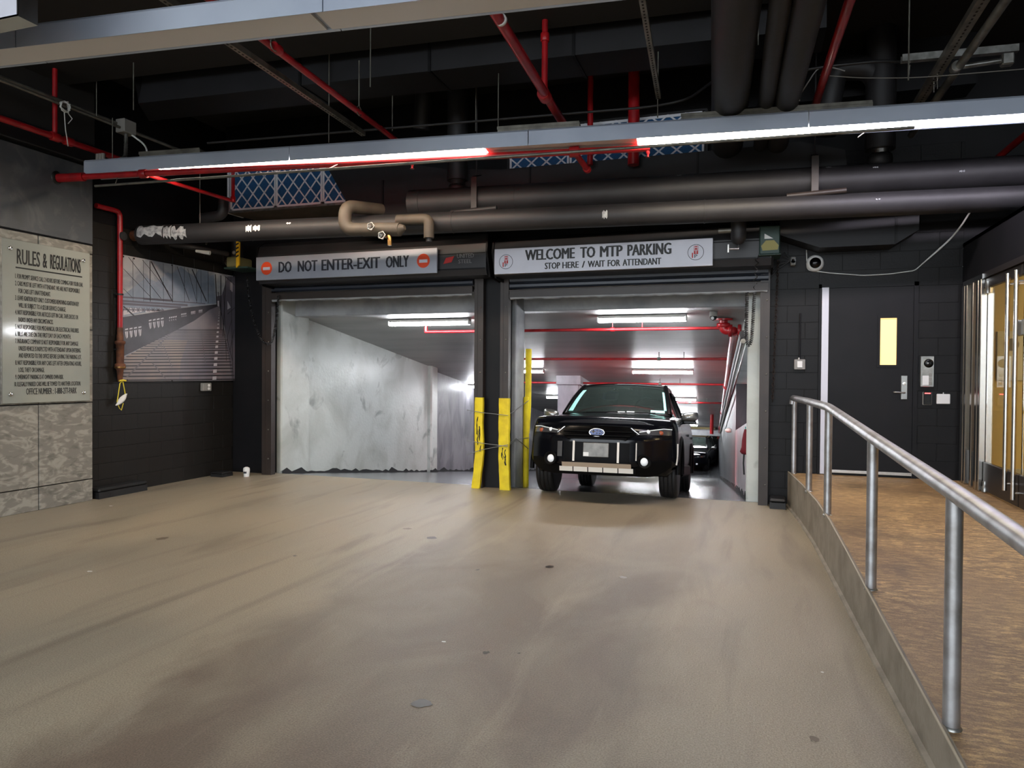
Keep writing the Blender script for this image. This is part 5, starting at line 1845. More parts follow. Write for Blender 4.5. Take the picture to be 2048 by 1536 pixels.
ring(t, 'coupling', (c2.x, c2.y, zr), (0, 0, 1), 0.042, 0.08, 'red_pipe')
q0, q1 = zline_pts(4.2, (1700, 0), (1632, 205))
d = q1 - q0
t = red('red sprinkler pipe slanting away overhead on the right', [q0 - d * 0.6, q1 + d * 0.35], 0.037)
q0, q1 = zline_pts(4.0, (2048, 272), (2000, 312))
d = q1 - q0
red('short red pipe end visible at far right above the upper pipe', [q0 - d * 0.5, q1 + d * 0.9], 0.035)
for x, ytop, yv, r, lab in ((1181, 250, 8.3, 0.035, 'thin vertical red pipe behind the strip light at centre'), (1268, 245, 8.3, 0.068, 'thick vertical red pipe behind the strip light at centre')):
    c = at(x, 200, 'y', yv)
    red(lab, [Vector((c.x, yv, at(x, 330, 'y', yv).z)), Vector((c.x, yv, 5.3))], r)
# along the left wall
q0, q1 = at(0, 235, 'x', -7.3), at(215, 308, 'x', -7.3)
d = (q1 - q0)
d.z = 0
c = at(110, 275, 'x', -7.3)
t = red('red sprinkler pipe along the top of the left stone wall, with tee', [Vector((-7.3, 1.0, 4.155)), Vector((-7.3, 7.4, 4.155))], 0.034, [((-7.3, c.y, 4.155), (0, 1, 0)), ((-7.3, c.y + 0.16, 4.155), (0, 1, 0))])
MB().tube([(-7.3, c.y, 4.155), (-7.3, c.y, 4.62), (-7.3, c.y, 4.9)], 0.026, 12).build('riser', 'red_pipe', t)
# main under the strip light, out of the stone wall
q = at(132, 361, 'x', -7.64)
zR = q.z
pts = [q, at(200, 352, 'z', zR), at(850, 328, 'z', zR), at(1300, 296, 'z', zR)]
pts[2] = pts[1] + (pts[3] - pts[1]) * ((pts[2].x - pts[1].x) / (pts[3].x - pts[1].x))
pts[0] = pts[1] + (pts[3] - pts[1]) * ((-7.66 - pts[1].x) / (pts[3].x - pts[1].x))
t = red('red sprinkler main running just under the lit strip light from stone wall', [pts[0], pts[3]], 0.034, [])
d = pts[3] - pts[0]
MB().tube([pts[0] + d * 0.001, pts[0] + d * 0.055], 0.05, 14).build('sleeve', 'red_pipe', t)
MB().lathe(pts[0] + Vector((0.012, 0, 0)), d, [(0, 0.085), (0.012, 0.08), (0.02, 0.055)], 18).build('escutcheon', 'ink_black', t)
u = at(300, 352, 'z', zR)
k0 = pts[0] + d * ((u.x - pts[0].x) / d.x)
e1 = at(466, 402, 'z', zR)
MB().tube(rounded([k0, Vector((e1.x, e1.y, zR)), Vector((e1.x, e1.y, zR + 0.42))], 0.04), 0.023, 10).build('branch', 'red_pipe', t)
ring(t, 'coupling', k0, d, 0.05, 0.09, 'red_pipe')
ring(t, 'coupling', (e1.x, e1.y, zR + 0.02), (0, 0, 1), 0.034, 0.07, 'red_pipe')
k1 = pts[0] + d * ((at(1148, 303, 'z', zR).x - pts[0].x) / d.x)
e2 = at(1174, 338, 'z', zR)
MB().tube([k1, e2], 0.03, 10).build('branch', 'red_pipe', t)
ring(t, 'coupling', k1, d, 0.055, 0.1, 'red_pipe')
ring(t, 'coupling', e2, e2 - k1, 0.042, 0.08, 'red_pipe')
k2 = pts[0] + d * ((at(832, 325, 'z', zR).x - pts[0].x) / d.x)
for kx in (k2, pts[0] + d * 0.997):
    b = MB()
    b.lathe(kx, (0, 0, -1), [(0, 0.02), (0.05, 0.018), (0.06, 0.01), (0.09, 0.01), (0.09, 0.024), (0.093, 0)], 10)
    b.build('sprinkler_head', 'red_pipe', t)

# ---------------------------------------------------------------- conduits, struts, rods
def rod(label, x, ytop, ybot, yv, r=0.006, m='steel_grey', toz=None):
    c0, c1 = at(x, ytop, 'y', yv), at(x, ybot, 'y', yv)
    o = MB().tube([(c0.x, yv, c1.z), (c0.x, yv, toz or c0.z)], r, 6).build('hanger_rod', m)
    return tag(o, label, 'rod')


rod('thin grey hanger rod left of the left filter bank top', 193, 170, 232, 6.3, toz=5.31)
rod('short grey hanger rod at the left end of the long black duct', 267, 160, 220, 6.0, toz=5.31)
rod('hanger rod reaching the lit strip light above the left blue filters', 658, 200, 285, 6.62, toz=5.31)
rod('hanger rod dangling left of the red pipe ring hanger', 741, 100, 174, 6.0, toz=5.31)
rod('hanger rod behind the slanting red pipe end', 785, 175, 262, 7.2, toz=5.31)
rod('hanger rod left of the vertical black pipe, over the conduit', 997, 155, 255, 7.0, toz=5.31)
rod('twin hanger rod just right of the left vertical black pipe', 952, 160, 262, 7.6, toz=5.31)
rod('hanger rod on the conduit near the slotted channel end at centre', 1316, 150, 235, 7.0, toz=5.31)
rod('hanger rod of the horizontal galvanised channel at right', 1819, 0, 160, 6.2, toz=5.31)
rod('short rod end hanging between the widest duct and the pipes', 1517, 30, 90, 6.3, toz=5.31)
rod('thin rod hanging left of the lit strip at the left wall box', 225, 230, 320, 6.35, toz=4.5)

z = 4.25
P = zline_pts(z, (415, 286), (520, 281), (1300, 214))
q = at(1375, 200, 'z', z)
q2 = at(1432, 158, 'z', z + 0.35)
o = MB().tube(rounded([P[0], P[2], q, q2], 0.25), 0.013, 8).build('conduit', 'pipe_black')
tag(o, 'thin dark conduit running above the lit strip light', 'conduit')
q0, q1 = at(190, 372, 'z', zR - 0.12), at(470, 352, 'z', zR - 0.12)
d = q1 - q0
b = MB().tube([q0, q0 + d * 4.6], 0.014, 8)
for k in (0.15, 1.6, 3.1, 4.4):
    c = q0 + d * k
    mp_ = pts[0] + (pts[3] - pts[0]) * ((c.x - pts[0].x) / (pts[3].x - pts[0].x))
    b.tube([c, mp_], 0.005, 6)
o = b.build('conduit', 'steel_grey')
tag(o, 'thin grey conduit below the red sprinkler main under the strip light', 'conduit')


def channel(label, p0, p1, w=0.042, h=0.042, m='steel_grey', slots=0, extra=0.0):
    d = (p1 - p0)
    t = thing('strut_channel', label, 'strut', tuple(p0))
    n = d.normalized()
    r_ = n.cross(Vector((0, 0, 1))).normalized()
    u = Vector((0, 0, 1))
    b = MB()
    sec = [(-w / 2, 0), (w / 2, 0), (w / 2, h), (w / 2 - 0.006, h), (w / 2 - 0.006, 0.006), (-w / 2 + 0.006, 0.006), (-w / 2 + 0.006, h), (-w / 2, h)]
    q = [p0 + r_ * x + u * zz for x, zz in sec]
    b.prism(q, d)
    body = b.build('channel', m, t)
    if slots:
        b = MB()
        for k in range(slots):
            c = p0 + d * ((k + 0.5) / slots)
            b.obox(c - u * 0.001, n * (d.length / slots * 0.22), r_ * 0.007, u * 0.001)
        ob = b.build('slot', 'ceiling_black', body, fix=False)
        ob['kind'] = 'stuff'
    return t


q0, q1 = zline_pts(4.2, (410, 58), (727, 272))
d = q1 - q0
channel('slotted grey channel slanting away overhead beside the thin red pipe', q0 - d * 0.7, q1, 0.05, 0.05, slots=90)
q0, q1 = zline_pts(4.2, (1284, 0), (1317, 198))
d = q1 - q0
channel('slotted grey channel hanging overhead at the top centre right', q0 - d * 0.5, q1, 0.045, 0.045, slots=60)
q0, q1 = zline_pts(4.25, (1968, 0), (1840, 205))
d = q1 - q0
channel('wide slotted channel with bolts slanting overhead at top right', q0 - d * 0.6, q1 + d * 0.15, 0.085, 0.05, slots=60)
q0, q1 = zline_pts(4.22, (2012, 0), (1868, 205))
d = q1 - q0
t = run('conduit_pipe', 'grey conduit strapped beside the wide slotted channel at top right', 'conduit', [q0 - d * 0.6, q1 + d * 0.5], 0.034, 'steel_grey', 12)
c = at(1912, 135, 'z', 4.22)
ring(t, 'coupling', c, d, 0.046, 0.09, 'galv')
e = at(2010, 120, 'z', 4.25)
MB().tube([c, e], 0.022, 10).build('branch', 'galv', t)
MB().bbox((e.x - 0.03, e.y - 0.04, 4.2), (e.x + 0.06, e.y + 0.04, 4.3), 0.01).build('elbow', 'galv', t)
q0, q1 = at(1803, 125, 'z', 4.33), at(2048, 103, 'z', 4.33)
d = q1 - q0
channel('galvanised channel running level at far top right', q0, q0 + d * 0.95, 0.06, 0.06, 'galv')
b = MB()
for (x, y, z) in ((1819, 130, 4.33), (1875, 128, 4.33), (1875, 158, 4.25), (1868, 165, 4.25)):
    c = at(x, y, 'z', z)
    b.tube([(c.x, c.y, c.z - 0.09), (c.x, c.y, c.z + 0.08)], 0.007, 6)
    b.lathe((c.x, c.y, c.z - 0.012), (0, 0, 1), [(0, 0.016), (0.012, 0.016)], 8)
tag(b.build('threaded_rod', 'bright_steel'), 'bright bolt ends under the top right channels', 'bolt', kind='stuff')
# cable bundle tangle
P = [at(x, y, 'y', 7.0) for x, y in ((1690, 142), (1640, 128), (1590, 205), (1600, 200), (1640, 150), (1665, 152), (1720, 156), (1830, 156), (2048, 138))]
tag(MB().tube(rounded(P[:4], 0.1), 0.006, 5).build('cable', 'plastic_grey'), 'thin grey cable looping behind the right red pipe', 'cable')
tag(MB().tube(rounded(P[4:], 0.2), 0.004, 5).build('cable', 'plastic_grey'), 'thin dark wire sagging across the top right, below galvanised channel', 'cable')
P = [at(x, y, 'z', 4.36) for x, y in ((1608, 140), (1660, 132), (1700, 128), (1760, 122), (1810, 124))]
tag(MB().tube(rounded(P, 0.2), 0.014, 6).build('cable', 'plastic_black'), 'black cable bundle leading left from the galvanised channel', 'cable')

# conduits on the left with box, flex and string
t = thing('conduit_pipe', 'pair of grey conduits with square box running above left stone wall', 'conduit', (-7.2, 6.6, 4.52))
for dz, dx_ in ((0.0, 0.0), (0.055, -0.05)):
    MB().tube([(-7.2 + dx_, 0.5, 4.50 + dz), (-7.2 + dx_, 6.62, 4.50 + dz)], 0.017, 10).build('pipe_run', 'steel_grey', t)
q = at(252, 255, 'x', -7.2)
MB().bbox((-7.27, q.y - 0.09, q.z - 0.08), (-7.13, q.y + 0.09, q.z + 0.08), 0.008).build('junction_box', 'plastic_grey', t)
q3 = at(345, 301, 'x', -7.2)
MB().tube([(-7.2, q.y + 0.09, q.z - 0.02), (-7.2, 8.8, q.z - 0.02)], 0.02, 10).build('pipe_run', 'steel_grey', t)
fa = Vector((FA[0] + 0.55, FA[1] + 0.05, Fz + 0.2))
pts = rounded([Vector((-7.2, q.y, q.z - 0.08)), Vector((-7.18, q.y - 0.02, q.z - 0.25)), Vector((-7.1, q.y - 0.1, q.z - 0.4)), Vector((-7.05, fa.y, Fz + 0.2))], 0.15, 8)
b = MB()
b.tube(pts, [0.021 + 0.003 * (i % 2) for i in range(len(pts))], 10)
b.build('flex_conduit', 'galv', t)
MB().tube(rounded([Vector((-7.16, q.y + 0.05, q.z - 0.08)), Vector((-7.0, q.y + 0.1, q.z - 0.2)), Vector((-6.85, q.y, q.z - 0.42)), Vector((-6.8, fa.y, Fz + 0.2))], 0.2, 6), 0.011, 8).build('white_cable', 'cable_white', t)
q = at(128, 213, 'x', -7.17)
b = MB()
rnd = random.Random(4)
for k in range(4):
    b.tube([(q.x + rnd.uniform(0, 0.03), q.y + 0.055 * math.cos(a) + rnd.uniform(-0.012, 0.012), q.z + 0.055 * math.sin(a) + rnd.uniform(-0.012, 0.012)) for a in np.linspace(0, 6.5, 12)], 0.005, 5)
b.tube([(q.x, q.y, q.z - 0.03), (q.x + 0.01, q.y + 0.01, q.z - 0.25), (q.x, q.y + 0.05, q.z - 0.42)], 0.005, 5)
b.tube([(q.x, q.y + 0.02, q.z - 0.03), (q.x, q.y + 0.1, q.z - 0.1), (q.x, q.y + 0.05, q.z - 0.17)], 0.005, 5)
tag(b.build('string', 'cable_white'), 'white string tangled around the conduit above the stone wall', 'string')
# black vent elbow beside the filters
q = at(440, 425, 'y', 7.9)
t = run('black_pipe', 'short black pipe elbow left of the blue filters', 'pipe', [Vector((q.x - 0.3, 7.9, q.z - 0.06)), Vector((q.x + 0.05, 7.9, q.z - 0.04)), Vector((q.x + 0.06, 7.9, q.z + 0.2))], 0.07, 'pipe_black', 14, 0.1)
q = at(400, 440, 'y', 7.75)
t = thing('pipe_hanger', 'clevis hanger at the left end of the lower pipe', 'bracket', tuple(q))
b = MB()
b.tube([(q.x, q.y + 0.1 * 0 + 0.13 * math.cos(a), 3.38 + 0.15 * math.sin(a)) for a in np.linspace(-0.5, 3.6, 14)], 0.012, 6)
b.tube([(q.x, q.y, 3.53), (q.x, q.y, 4.3)], 0.008, 6)
b.build('ring', 'steel_grey', t)
# round capped pipe over the right door hood
q = at(1477, 465, 'y', 8.5)
t = thing('drain_pipe', 'short black capped pipe hanging in front of right door hood', 'pipe', tuple(q))
b = MB()
b.lathe((q.x, 8.5, q.z + 0.2), (0, 0, -1), [(-0.1, 0.085), (0.26, 0.085), (0.32, 0.06), (0.345, 0.0)], 18)
b.build('pipe_run', 'pipe_black', t)
b = MB()
b.tube([(q.x, 8.5, q.z - 0.13), (q.x, 8.48, q.z - 0.19), (q.x - 0.1, 8.46, q.z - 0.19)], 0.012, 8)
b.box((q.x - 0.115, 8.44, q.z - 0.23), (q.x - 0.1, 8.48, q.z - 0.14))
b.build('drain_cock', 'satin', t)
MB().tube([(q.x - 0.22, 8.5, q.z + 0.03), (q.x - 0.08, 8.5, q.z + 0.03)], 0.03, 10).build('side_nipple', 'steel_grey', t)
q0 = at(460, 488, 'y', 8.6)
t = run('branch_pipe', 'thin dark branch pipe with pale joint under the lower pipe, left', 'pipe', [at(330, 489, 'y', 8.0), at(385, 494, 'y', 8.1), at(455, 508, 'y', 8.7)], 0.035, 'pipe_black', 10)
q = at(407, 505, 'y', 8.1)
MB().tube([at(392, 502, 'y', 8.15), at(420, 506, 'y', 8.2)], [0.02, 0.03], 8).build('pale_joint', 'plastic_white', t)

# ================================================================== INSIDE THE GARAGE
def onc(x, y, off):
    """point on a plane hung `off` below the sloping garage ceiling"""
    sl = 0.152
    return atp(x, y, (0, 10.2, 2.49 - off), (0, sl, 1))


def tube_light(x0, x1, y, label):
    z = zc(y)
    t = thing('tube_light', label, 'light', ((x0 + x1) / 2, y, z), group='garage tube lights')
    b = MB()
    b.bbox((x0, y - 0.055, z - 0.05), (x1, y + 0.055, z - 0.01), 0.004)
    b.build('housing', 'plastic_grey', t)
    b = MB()
    prof = [(-0.05, -0.045), (-0.06, -0.075), (-0.04, -0.105), (0.04, -0.105), (0.06, -0.075), (0.05, -0.045)]
    b.prism([(x0 + 0.02, y + a, z + c) for a, c in prof], (x1 - x0 - 0.04, 0, 0))
    b.build('lens', 'lamp', t)
    b = MB()
    for xx in (x0, x1 - 0.022):
        b.bbox((xx, y - 0.064, z - 0.1), (xx + 0.022, y + 0.064, z - 0.03), 0.006)
    b.build('end_cap', 'plastic_white', t)
    return t


yl = 10.42
tube_light(at(779, 642, 'y', yl).x, at(940, 643, 'y', yl).x, yl, 'white tube light on the left bay ceiling, nearest the door')
tube_light(at(1195, 634, 'y', yl).x, at(1374, 633, 'y', yl).x, yl, 'white tube light in the right bay nearest the door, above the car')
for i, (y, lab) in enumerate(((15.3, 'second white tube light down the right bay, above the car roof'), (20.1, 'third white tube light down the right bay, beside the red pipe bend'),
                              (24.6, 'fourth white tube light down the right bay, above the car mirror'), (28.4, 'farthest white tube light, low behind the car mirror'))):
    xr = [-1.15, -1.42, -1.7, -1.95][i]
    tube_light(xr - 1.28, xr, y, lab)
tube_light(-3.0, -1.7, 33.2, 'tube light added to brighten the far end of the garage, above the black car')  # this and the next are unseen lamps added to light the dark far end
tube_light(-5.6, -4.3, 33.2, 'tube light added to brighten the far end of the garage, left of the black car')
xr = at(1088, 742, 'y', 15.3).x
tube_light(xr - 1.28, xr, 15.3, 'white tube light just right of the tall yellow pad')
xl = at(1093, 795, 'y', 20.1).x
tube_light(xl, xl + 1.28, 20.1, 'white tube light half hidden behind the concrete column')
xr = at(930, 600, 'y', 15.3).x - 0.6
tube_light(xr - 1.28, xr, 18.0, 'white tube light deeper in the left bay')

# red cross pipes on the ceiling
for i, (x0, x1, row, lab) in enumerate(((850, 1452, 660, 'red pipe crossing both bays under the ceiling, nearest the doors'), (1040, 1456, 718, 'second red pipe crossing the right bay ceiling'),
                                        (1040, 1450, 767, 'third red pipe crossing the right bay ceiling, behind column'), (1200, 1444, 804, 'fourth red pipe crossing the right bay ceiling'))):
    p = onc((x0 + x1) / 2, row, 0.13)
    a, c = at(x0, row, 'y', p.y), at(x1, row, 'y', p.y)
    t = run('sprinkler_pipe', lab, 'pipe', [Vector((a.x, p.y, p.z)), Vector((c.x, p.y, p.z))], 0.024, 'red_pipe', 10, group=None)
    hp_ = (1225, 1318, 1320, 1380)[i]
    c = at(hp_, row, 'y', p.y)
    b = MB()
    b.tube([(c.x, p.y, p.z), (c.x, p.y, zc(p.y))], 0.008, 6)
    b.lathe((c.x, p.y, p.z), (1, 0, 0), [(-0.03, 0.034), (0.03, 0.034)], 10)
    b.tube([(c.x + 0.9 * 0.5, p.y, p.z), (c.x + 0.45, p.y, zc(p.y))], 0.007, 6)
    b.build('ring_hanger', 'red_pipe' if i == 0 else 'steel_grey', t)
    if i == 0:
        MB().tube([(a.x + 0.02, p.y, p.z - 0.0), (a.x + 0.02, p.y, p.z + 0.1)], 0.03, 10).build('elbow', 'red_pipe', t)
# main
P = [onc(x, y, 0.2) for x, y in ((1469, 664), (1456, 755), (1446, 822), (1438, 876))]
t = thing('fire_main', 'thick red fire main with flanged valve elbows along right garage wall', 'pipe', tuple(P[0]))
d = P[3] - P[0]
P0 = P[0]
MB().tube([P0, P0 + d], 0.06, 14).build('pipe_run', 'red_pipe', t)
e = at(1449, 656, 'y', P0.y)
fl = at(1447, 628, 'y', P0.y)
top = zc(P0.y)
MB().tube(rounded([Vector((fl.x, P0.y, top)), Vector((fl.x, P0.y, P0.z + 0.02)), Vector((P0.x, P0.y, P0.z + 0.02)), P0 + d * 0.02], 0.06), 0.062, 14).build('elbow', 'red_pipe', t)
ring(t, 'flange', (fl.x, P0.y, top - 0.02), (0, 0, 1), 0.13, 0.03, 'red_pipe')
ring(t, 'flange', (fl.x, P0.y, (top + P0.z) / 2), (0, 0, 1), 0.095, 0.06, 'red_pipe')
ring(t, 'flange', ((fl.x + P0.x) / 2 + 0.02, P0.y, P0.z + 0.02), (1, 0, 0), 0.09, 0.06, 'red_pipe')
ring(t, 'flange', P0 + Vector((0.07, 0, 0.02)), (1, 0, 0), 0.09, 0.05, 'red_pipe')
for k in (0.25, 0.5, 0.75):
    ring(t, 'coupling', P0 + d * k, d, 0.082, 0.1, 'red_pipe')
b = MB()
c = at(1424, 816, 'y', 24.8)
c2 = at(1426, 868, 'y', 24.8)
r0 = at(1395, 817, 'y', 24.8)
r1 = at(1440, 815, 'y', 24.8)
t = run('sprinkler_pipe', 'red drop pipe at the far end of the right garage wall', 'pipe', [Vector((c.x, 24.8, c.z)), Vector((c.x, 24.8, c2.z))], 0.06, 'red_pipe', 10)
MB().tube([Vector((r0.x, 24.8, c.z)), Vector((r1.x, 24.8, c.z))], 0.07, 10).build('cross_pipe', 'red_pipe', t)
# dark conduits on right wall
for k, (off, rr, m, lab) in enumerate(((0.08, 0.05, 'pipe_black', 'thick dark conduit sloping along the top of right garage wall'), (0.1, 0.03, 'steel_grey', 'thin grey conduit sloping along the right garage wall, below the dark one'))):
    a, c = rw(1500 + 4 * k, 668 + 14 * k) + rn * off, rw(1446 + 1 * k, 850 + 16 * k) + rn * off
    run('conduit_pipe', lab, 'conduit', [a, c], rr, m, 10)
# dome camera on the header soffit
q = onc(1427, 616, 0.0)
q.y = 10.32
q = at(1427, 620, 'y', 10.32)
t = thing('dome_camera', 'small dark dome camera under the ceiling beside the red valve', 'camera', tuple(q))
MB().lathe((q.x, 10.32, zc(10.32)), (0, 0, -1), [(0, 0.055), (0.06, 0.055), (0.07, 0.045)], 16).build('base', 'plastic_grey', t)
MB().sph((q.x, 10.32, zc(10.32) - 0.075), 0.05, 16, 10).build('dome', 'car_gloss', t)
MB().lathe((q.x - 0.01, 10.275, zc(10.32) - 0.095), (0, -1, 0), [(0, 0.022), (0.004, 0.022), (0.005, 0.012)], 14).build('lens_ring', 'plastic_white', t)
# far cross beam, white
q = at(1400, 866, 'y', 29.8)
struct(MB().box((-7.3, 29.8, q.z - 0.1), (-1.1, 30.3, q.z + 0.12)).build('beam_garage.001', 'header_concrete'))
b = MB()
for x, w_ in ((1424, 'leftmost'), (1431, 'middle'), (1436, 'rightmost')):
    c = at(x, 890, 'y', 36.2)
    b = MB().tube([(c.x, 36.25, zf(36)), (c.x, 36.25, -0.9)], 0.05, 8)
    tag(b.build('riser_pipe', 'pipe_black'), w_ + ' of three thin dark risers on the far yellow wall', 'pipe', 'risers on the far yellow wall')
# booth odds
q = rw(1496, 890)
t = thing('hanging_bag', 'dark red bag with black straps hanging by right bay wall', 'bag', tuple(q))
q = Vector((-0.02 - 0.06, 9.86, at(1496, 890, 'y', 9.86).z))
q.x = at(1493, 890, 'y', 9.86).x
b = MB()
prof = [(0.2, 0.03), (0.14, 0.045), (0.05, 0.06), (-0.04, 0.065), (-0.1, 0.085), (-0.13, 0.06), (-0.14, 0.0)]
b.lathe((q.x, 9.95, q.z), (0, 0, 1), prof[::-1], 12)
b.build('bag_body', 'bag_red', t)
b = MB()
for dx_ in (-0.03, 0.03):
    b.tube([(q.x + dx_, 9.93, q.z - 0.12), (q.x + dx_ * 1.2, 9.92, q.z - 0.25), (q.x + dx_ * 0.9, 9.92, q.z - 0.4)], 0.012, 6)
b.build('strap', 'plastic_black', t)
q0, q1 = at(1490, 853, 'y', 10.1), at(1503, 872, 'y', 10.1)
o = MB().bbox((q0.x, 10.08, q1.z), (q0.x + 0.1, 10.1, q0.z), 0.003).build('notice', 'teal')
tag(o, 'small teal notice in the booth opening by right bay wall', 'notice')
q = rw(1462, 861) + rn * 0.05
t = thing('wall_lamp', 'small pale fitting on the right garage wall at booth corner', 'lamp', tuple(q))
MB().sph(q, 0.07, 12, 8, (1.2, 0.8, 0.7)).build('shade', 'frosted', t)
MB().tube([q, q - rn * 0.1 + rd * 0.1], 0.025, 8).build('arm', 'steel_grey', t)


# ================================================================== CARS
def herm(xk, yk, x):
    xk, yk = np.array(xk, float), np.array(yk, float)
    d = np.diff(yk) / np.diff(xk)
    mt = np.zeros(len(xk))
    mt[1:-1] = np.where(d[:-1] * d[1:] > 0, 2 * d[:-1] * d[1:] / np.where(np.abs(d[:-1] + d[1:]) < 1e-9, 1, d[:-1] + d[1:]), 0)
    mt[0], mt[-1] = d[0], d[-1]
    i = np.clip(np.searchsorted(xk, x) - 1, 0, len(xk) - 2)
    h = xk[i + 1] - xk[i]
    t_ = (x - xk[i]) / h
    return (2 * t_**3 - 3 * t_**2 + 1) * yk[i] + (t_**3 - 2 * t_**2 + t_) * h * mt[i] + (-2 * t_**3 + 3 * t_**2) * yk[i + 1] + (t_**3 - t_**2) * h * mt[i + 1]


def yf(x, z):
    """front fascia surface of the car (local)"""
    a = abs(x)
    y = -0.945 + 0.40 * max(0.0, (a - 0.22) / 0.71) ** 2.2
    if z > 0.7:
        y += (z - 0.7) * 0.32 + max(0, z - 0.84) * 0.8
    if z < 0.42:
        y += (0.42 - z) * 0.5
    return y


def build_car(t, detail=True, hs=1.0):
    """car parts in the local frame of Empty t: -y forward, x to the viewer's right"""
    M = WM[t.name]

    class LB(MB):
        def build(s, *a, **k):
            s.v = [M @ Vector((p[0], p[1], p[2] * hs)) for p in s.v]
            return MB.build(s, *a, **k)

    def patch(b, xs, zlo, zhi, off, nz=6):
        """skin patch lying `off` proud of the fascia"""
        b.grid(lambda u, v: Vector((u, yf(u, lerp(zlo(u), zhi(u), v)) - off, lerp(zlo(u), zhi(u), v))), list(xs), list(np.linspace(0, 1, nz)))
        return b

    # --- body loft
    K = [(-0.60, .42, .74, .835, .46, .85, .62, .83, .80, .72, .85, .87), (-0.52, .32, .78, .90, .42, .91, .64, .875, .88, .74, .95, .97), (-0.44, .27, .80, .93, .40, .938, .66, .905, .93, .75, .985, 1.0), (0, .27, .80, .925, .42, .94, .70, .908, .965, .76, 1.03, 1.055),
         (0.42, .27, .80, .93, .42, .938, .70, .908, .985, .76, 1.06, 1.09), (0.62, .26, .80, .915, .42, .93, .70, .91, .995, .80, 1.07, 1.03), (1.5, .26, .80, .91, .42, .925, .70, .915, 1.02, .82, 1.075, 1.0),
         (2.3, .27, .80, .92, .42, .93, .70, .915, 1.035, .82, 1.09, 1.0), (3.2, .28, .80, .92, .42, .935, .72, .90, 1.06, .80, 1.12, 1.02), (3.75, .36, .72, .86, .46, .88, .74, .85, 1.06, .74, 1.12, 1.1), (3.92, .45, .66, .80, .52, .82, .76, .78, 1.0, .66, 1.05, 1.07)]
    yk = [k[0] for k in K]
    st = sorted(set(list(np.round(np.linspace(-0.60, 3.92, 58), 3)) + [round(c + q, 3) for c in (0.0, 2.745) for q in (-.415, -.41, -.39, -.35, -.28, -.18, -.08, 0, .08, .18, .28, .35, .39, .41, .415)]))
    rows = []
    for y in st:
        v = [float(herm(yk, [k[j] for k in K], y)) for j in range(1, 12)]
        zb, xb, xl, zl, xm, zm, xs_, zs, xe, ze, zc_ = v
        for c in (0.0, 2.745):
            dy_ = abs(y - c)
            if dy_ < 0.412:
                za = 0.345 + math.sqrt(max(0.0, 0.412**2 - dy_**2))
                zb = max(zb, za)
                zl = max(zl, za + 0.015)
                zm = max(zm, za + 0.06)
                xb = xl - 0.02
        ctl = [(0, zb), (xb, zb), (xl, zl), (xm, zm), (xs_, zs), (xe, ze), (0, zc_)]
        pts = []
        for j in range(len(ctl) - 1):
            p0, p1, p2, p3 = ctl[max(j - 1, 0)], ctl[j], ctl[j + 1], ctl[min(j + 2, len(ctl) - 1)]
            n_ = 4
            for q in range(n_):
                s_ = q / n_
                if j in (0, 1):
                    pts.append((lerp(p1[0], p2[0], s_), lerp(p1[1], p2[1], s_)))
                else:
                    f_ = lambda a0, a1, a2, a3: 0.5 * (2 * a1 + (a2 - a0) * s_ + (2 * a0 - 5 * a1 + 4 * a2 - a3) * s_**2 + (3 * a1 - a0 - 3 * a2 + a3) * s_**3)
                    pts.append((f_(p0[0], p1[0], p2[0], p3[0]), f_(p0[1], p1[1], p2[1], p3[1])))
        pts.append(ctl[-1])
        rows.append(pts)
    b = LB()
    m_ = len(rows[0])
    full = [[Vector((x, y, z)) for x, z in r] + [Vector((-x, y, z)) for x, z in r[-2:0:-1]] for y, r in zip(st, rows)]
    nn = len(full[0])
    b.smooth = True
    b.add([p for r in full for p in r], [(i * nn + j, i * nn + (j + 1) % nn, (i + 1) * nn + (j + 1) % nn, (i + 1) * nn + j) for i in range(len(full) - 1) for j in range(nn)] + [tuple(range(nn)), tuple(range((len(full) - 1) * nn, len(full) * nn))])
    body = b.build('body', 'car_paint', t, angle=38)
    # --- front fascia
    b = LB()
    xs_ = np.linspace(-0.87, 0.87, 49)
    zlo_ = lambda u: 0.26 + 0.13 * max(0, (abs(u) - 0.55) / 0.32) ** 2.2
    b.grid(lambda u, v: Vector((u, yf(u, lerp(zlo_(u), 0.89, v)), lerp(zlo_(u), 0.89, v))), list(xs_), list(np.linspace(0, 1, 22)))
    b.grid(lambda u, v: Vector((u, yf(u, zlo_(u)) + v, zlo_(u) + 0.05 * v)), list(xs_), [0.0, 0.2, 0.4])
    fas = b.build('front_bumper', 'car_paint', t, angle=50)
    # --- hood
    b = LB()

    def hood(u, v):
        y0_ = yf(u, 0.872)
        y_ = lerp(y0_, 0.6 - 0.06 * u * u, v)
        s_ = 1 - (1 - v) ** 1.7
        z_ = lerp(0.872, 1.115, s_) - 0.05 * (abs(u) / 0.84) ** 2.5
        z_ += 0.012 * math.exp(-((abs(u) - 0.5) / 0.07) ** 2) * min(1, v * 3)
        return Vector((u, y_, z_))
    b.grid(hood, list(np.linspace(-0.84, 0.84, 43)), list(np.linspace(0, 1, 18)))
    b.grid(lambda u, v: hood(u, 0) + Vector((0, 0.01 * v, -0.02 * v)), list(np.linspace(-0.84, 0.84, 43)), [0, 1])
    b.build('hood', 'car_paint', t, angle=50)
    # --- greenhouse
    A0_, A1_ = (0.74, 0.55, 1.09), (0.61, 1.32, 1.565)      # windshield base / top corners

    def ws(u, v):
        hw = lerp(A0_[0], A1_[0], v)
        y_ = lerp(A0_[1], A1_[1], v) - 0.13 * (1 - u * u) * (1 - 0.5 * v)
        z_ = lerp(A0_[2], A1_[2], v) + 0.03 * (1 - u * u) * v + 0.035 * math.sin(v * math.pi)
        return Vector((u * hw, y_, z_))
    b = LB()
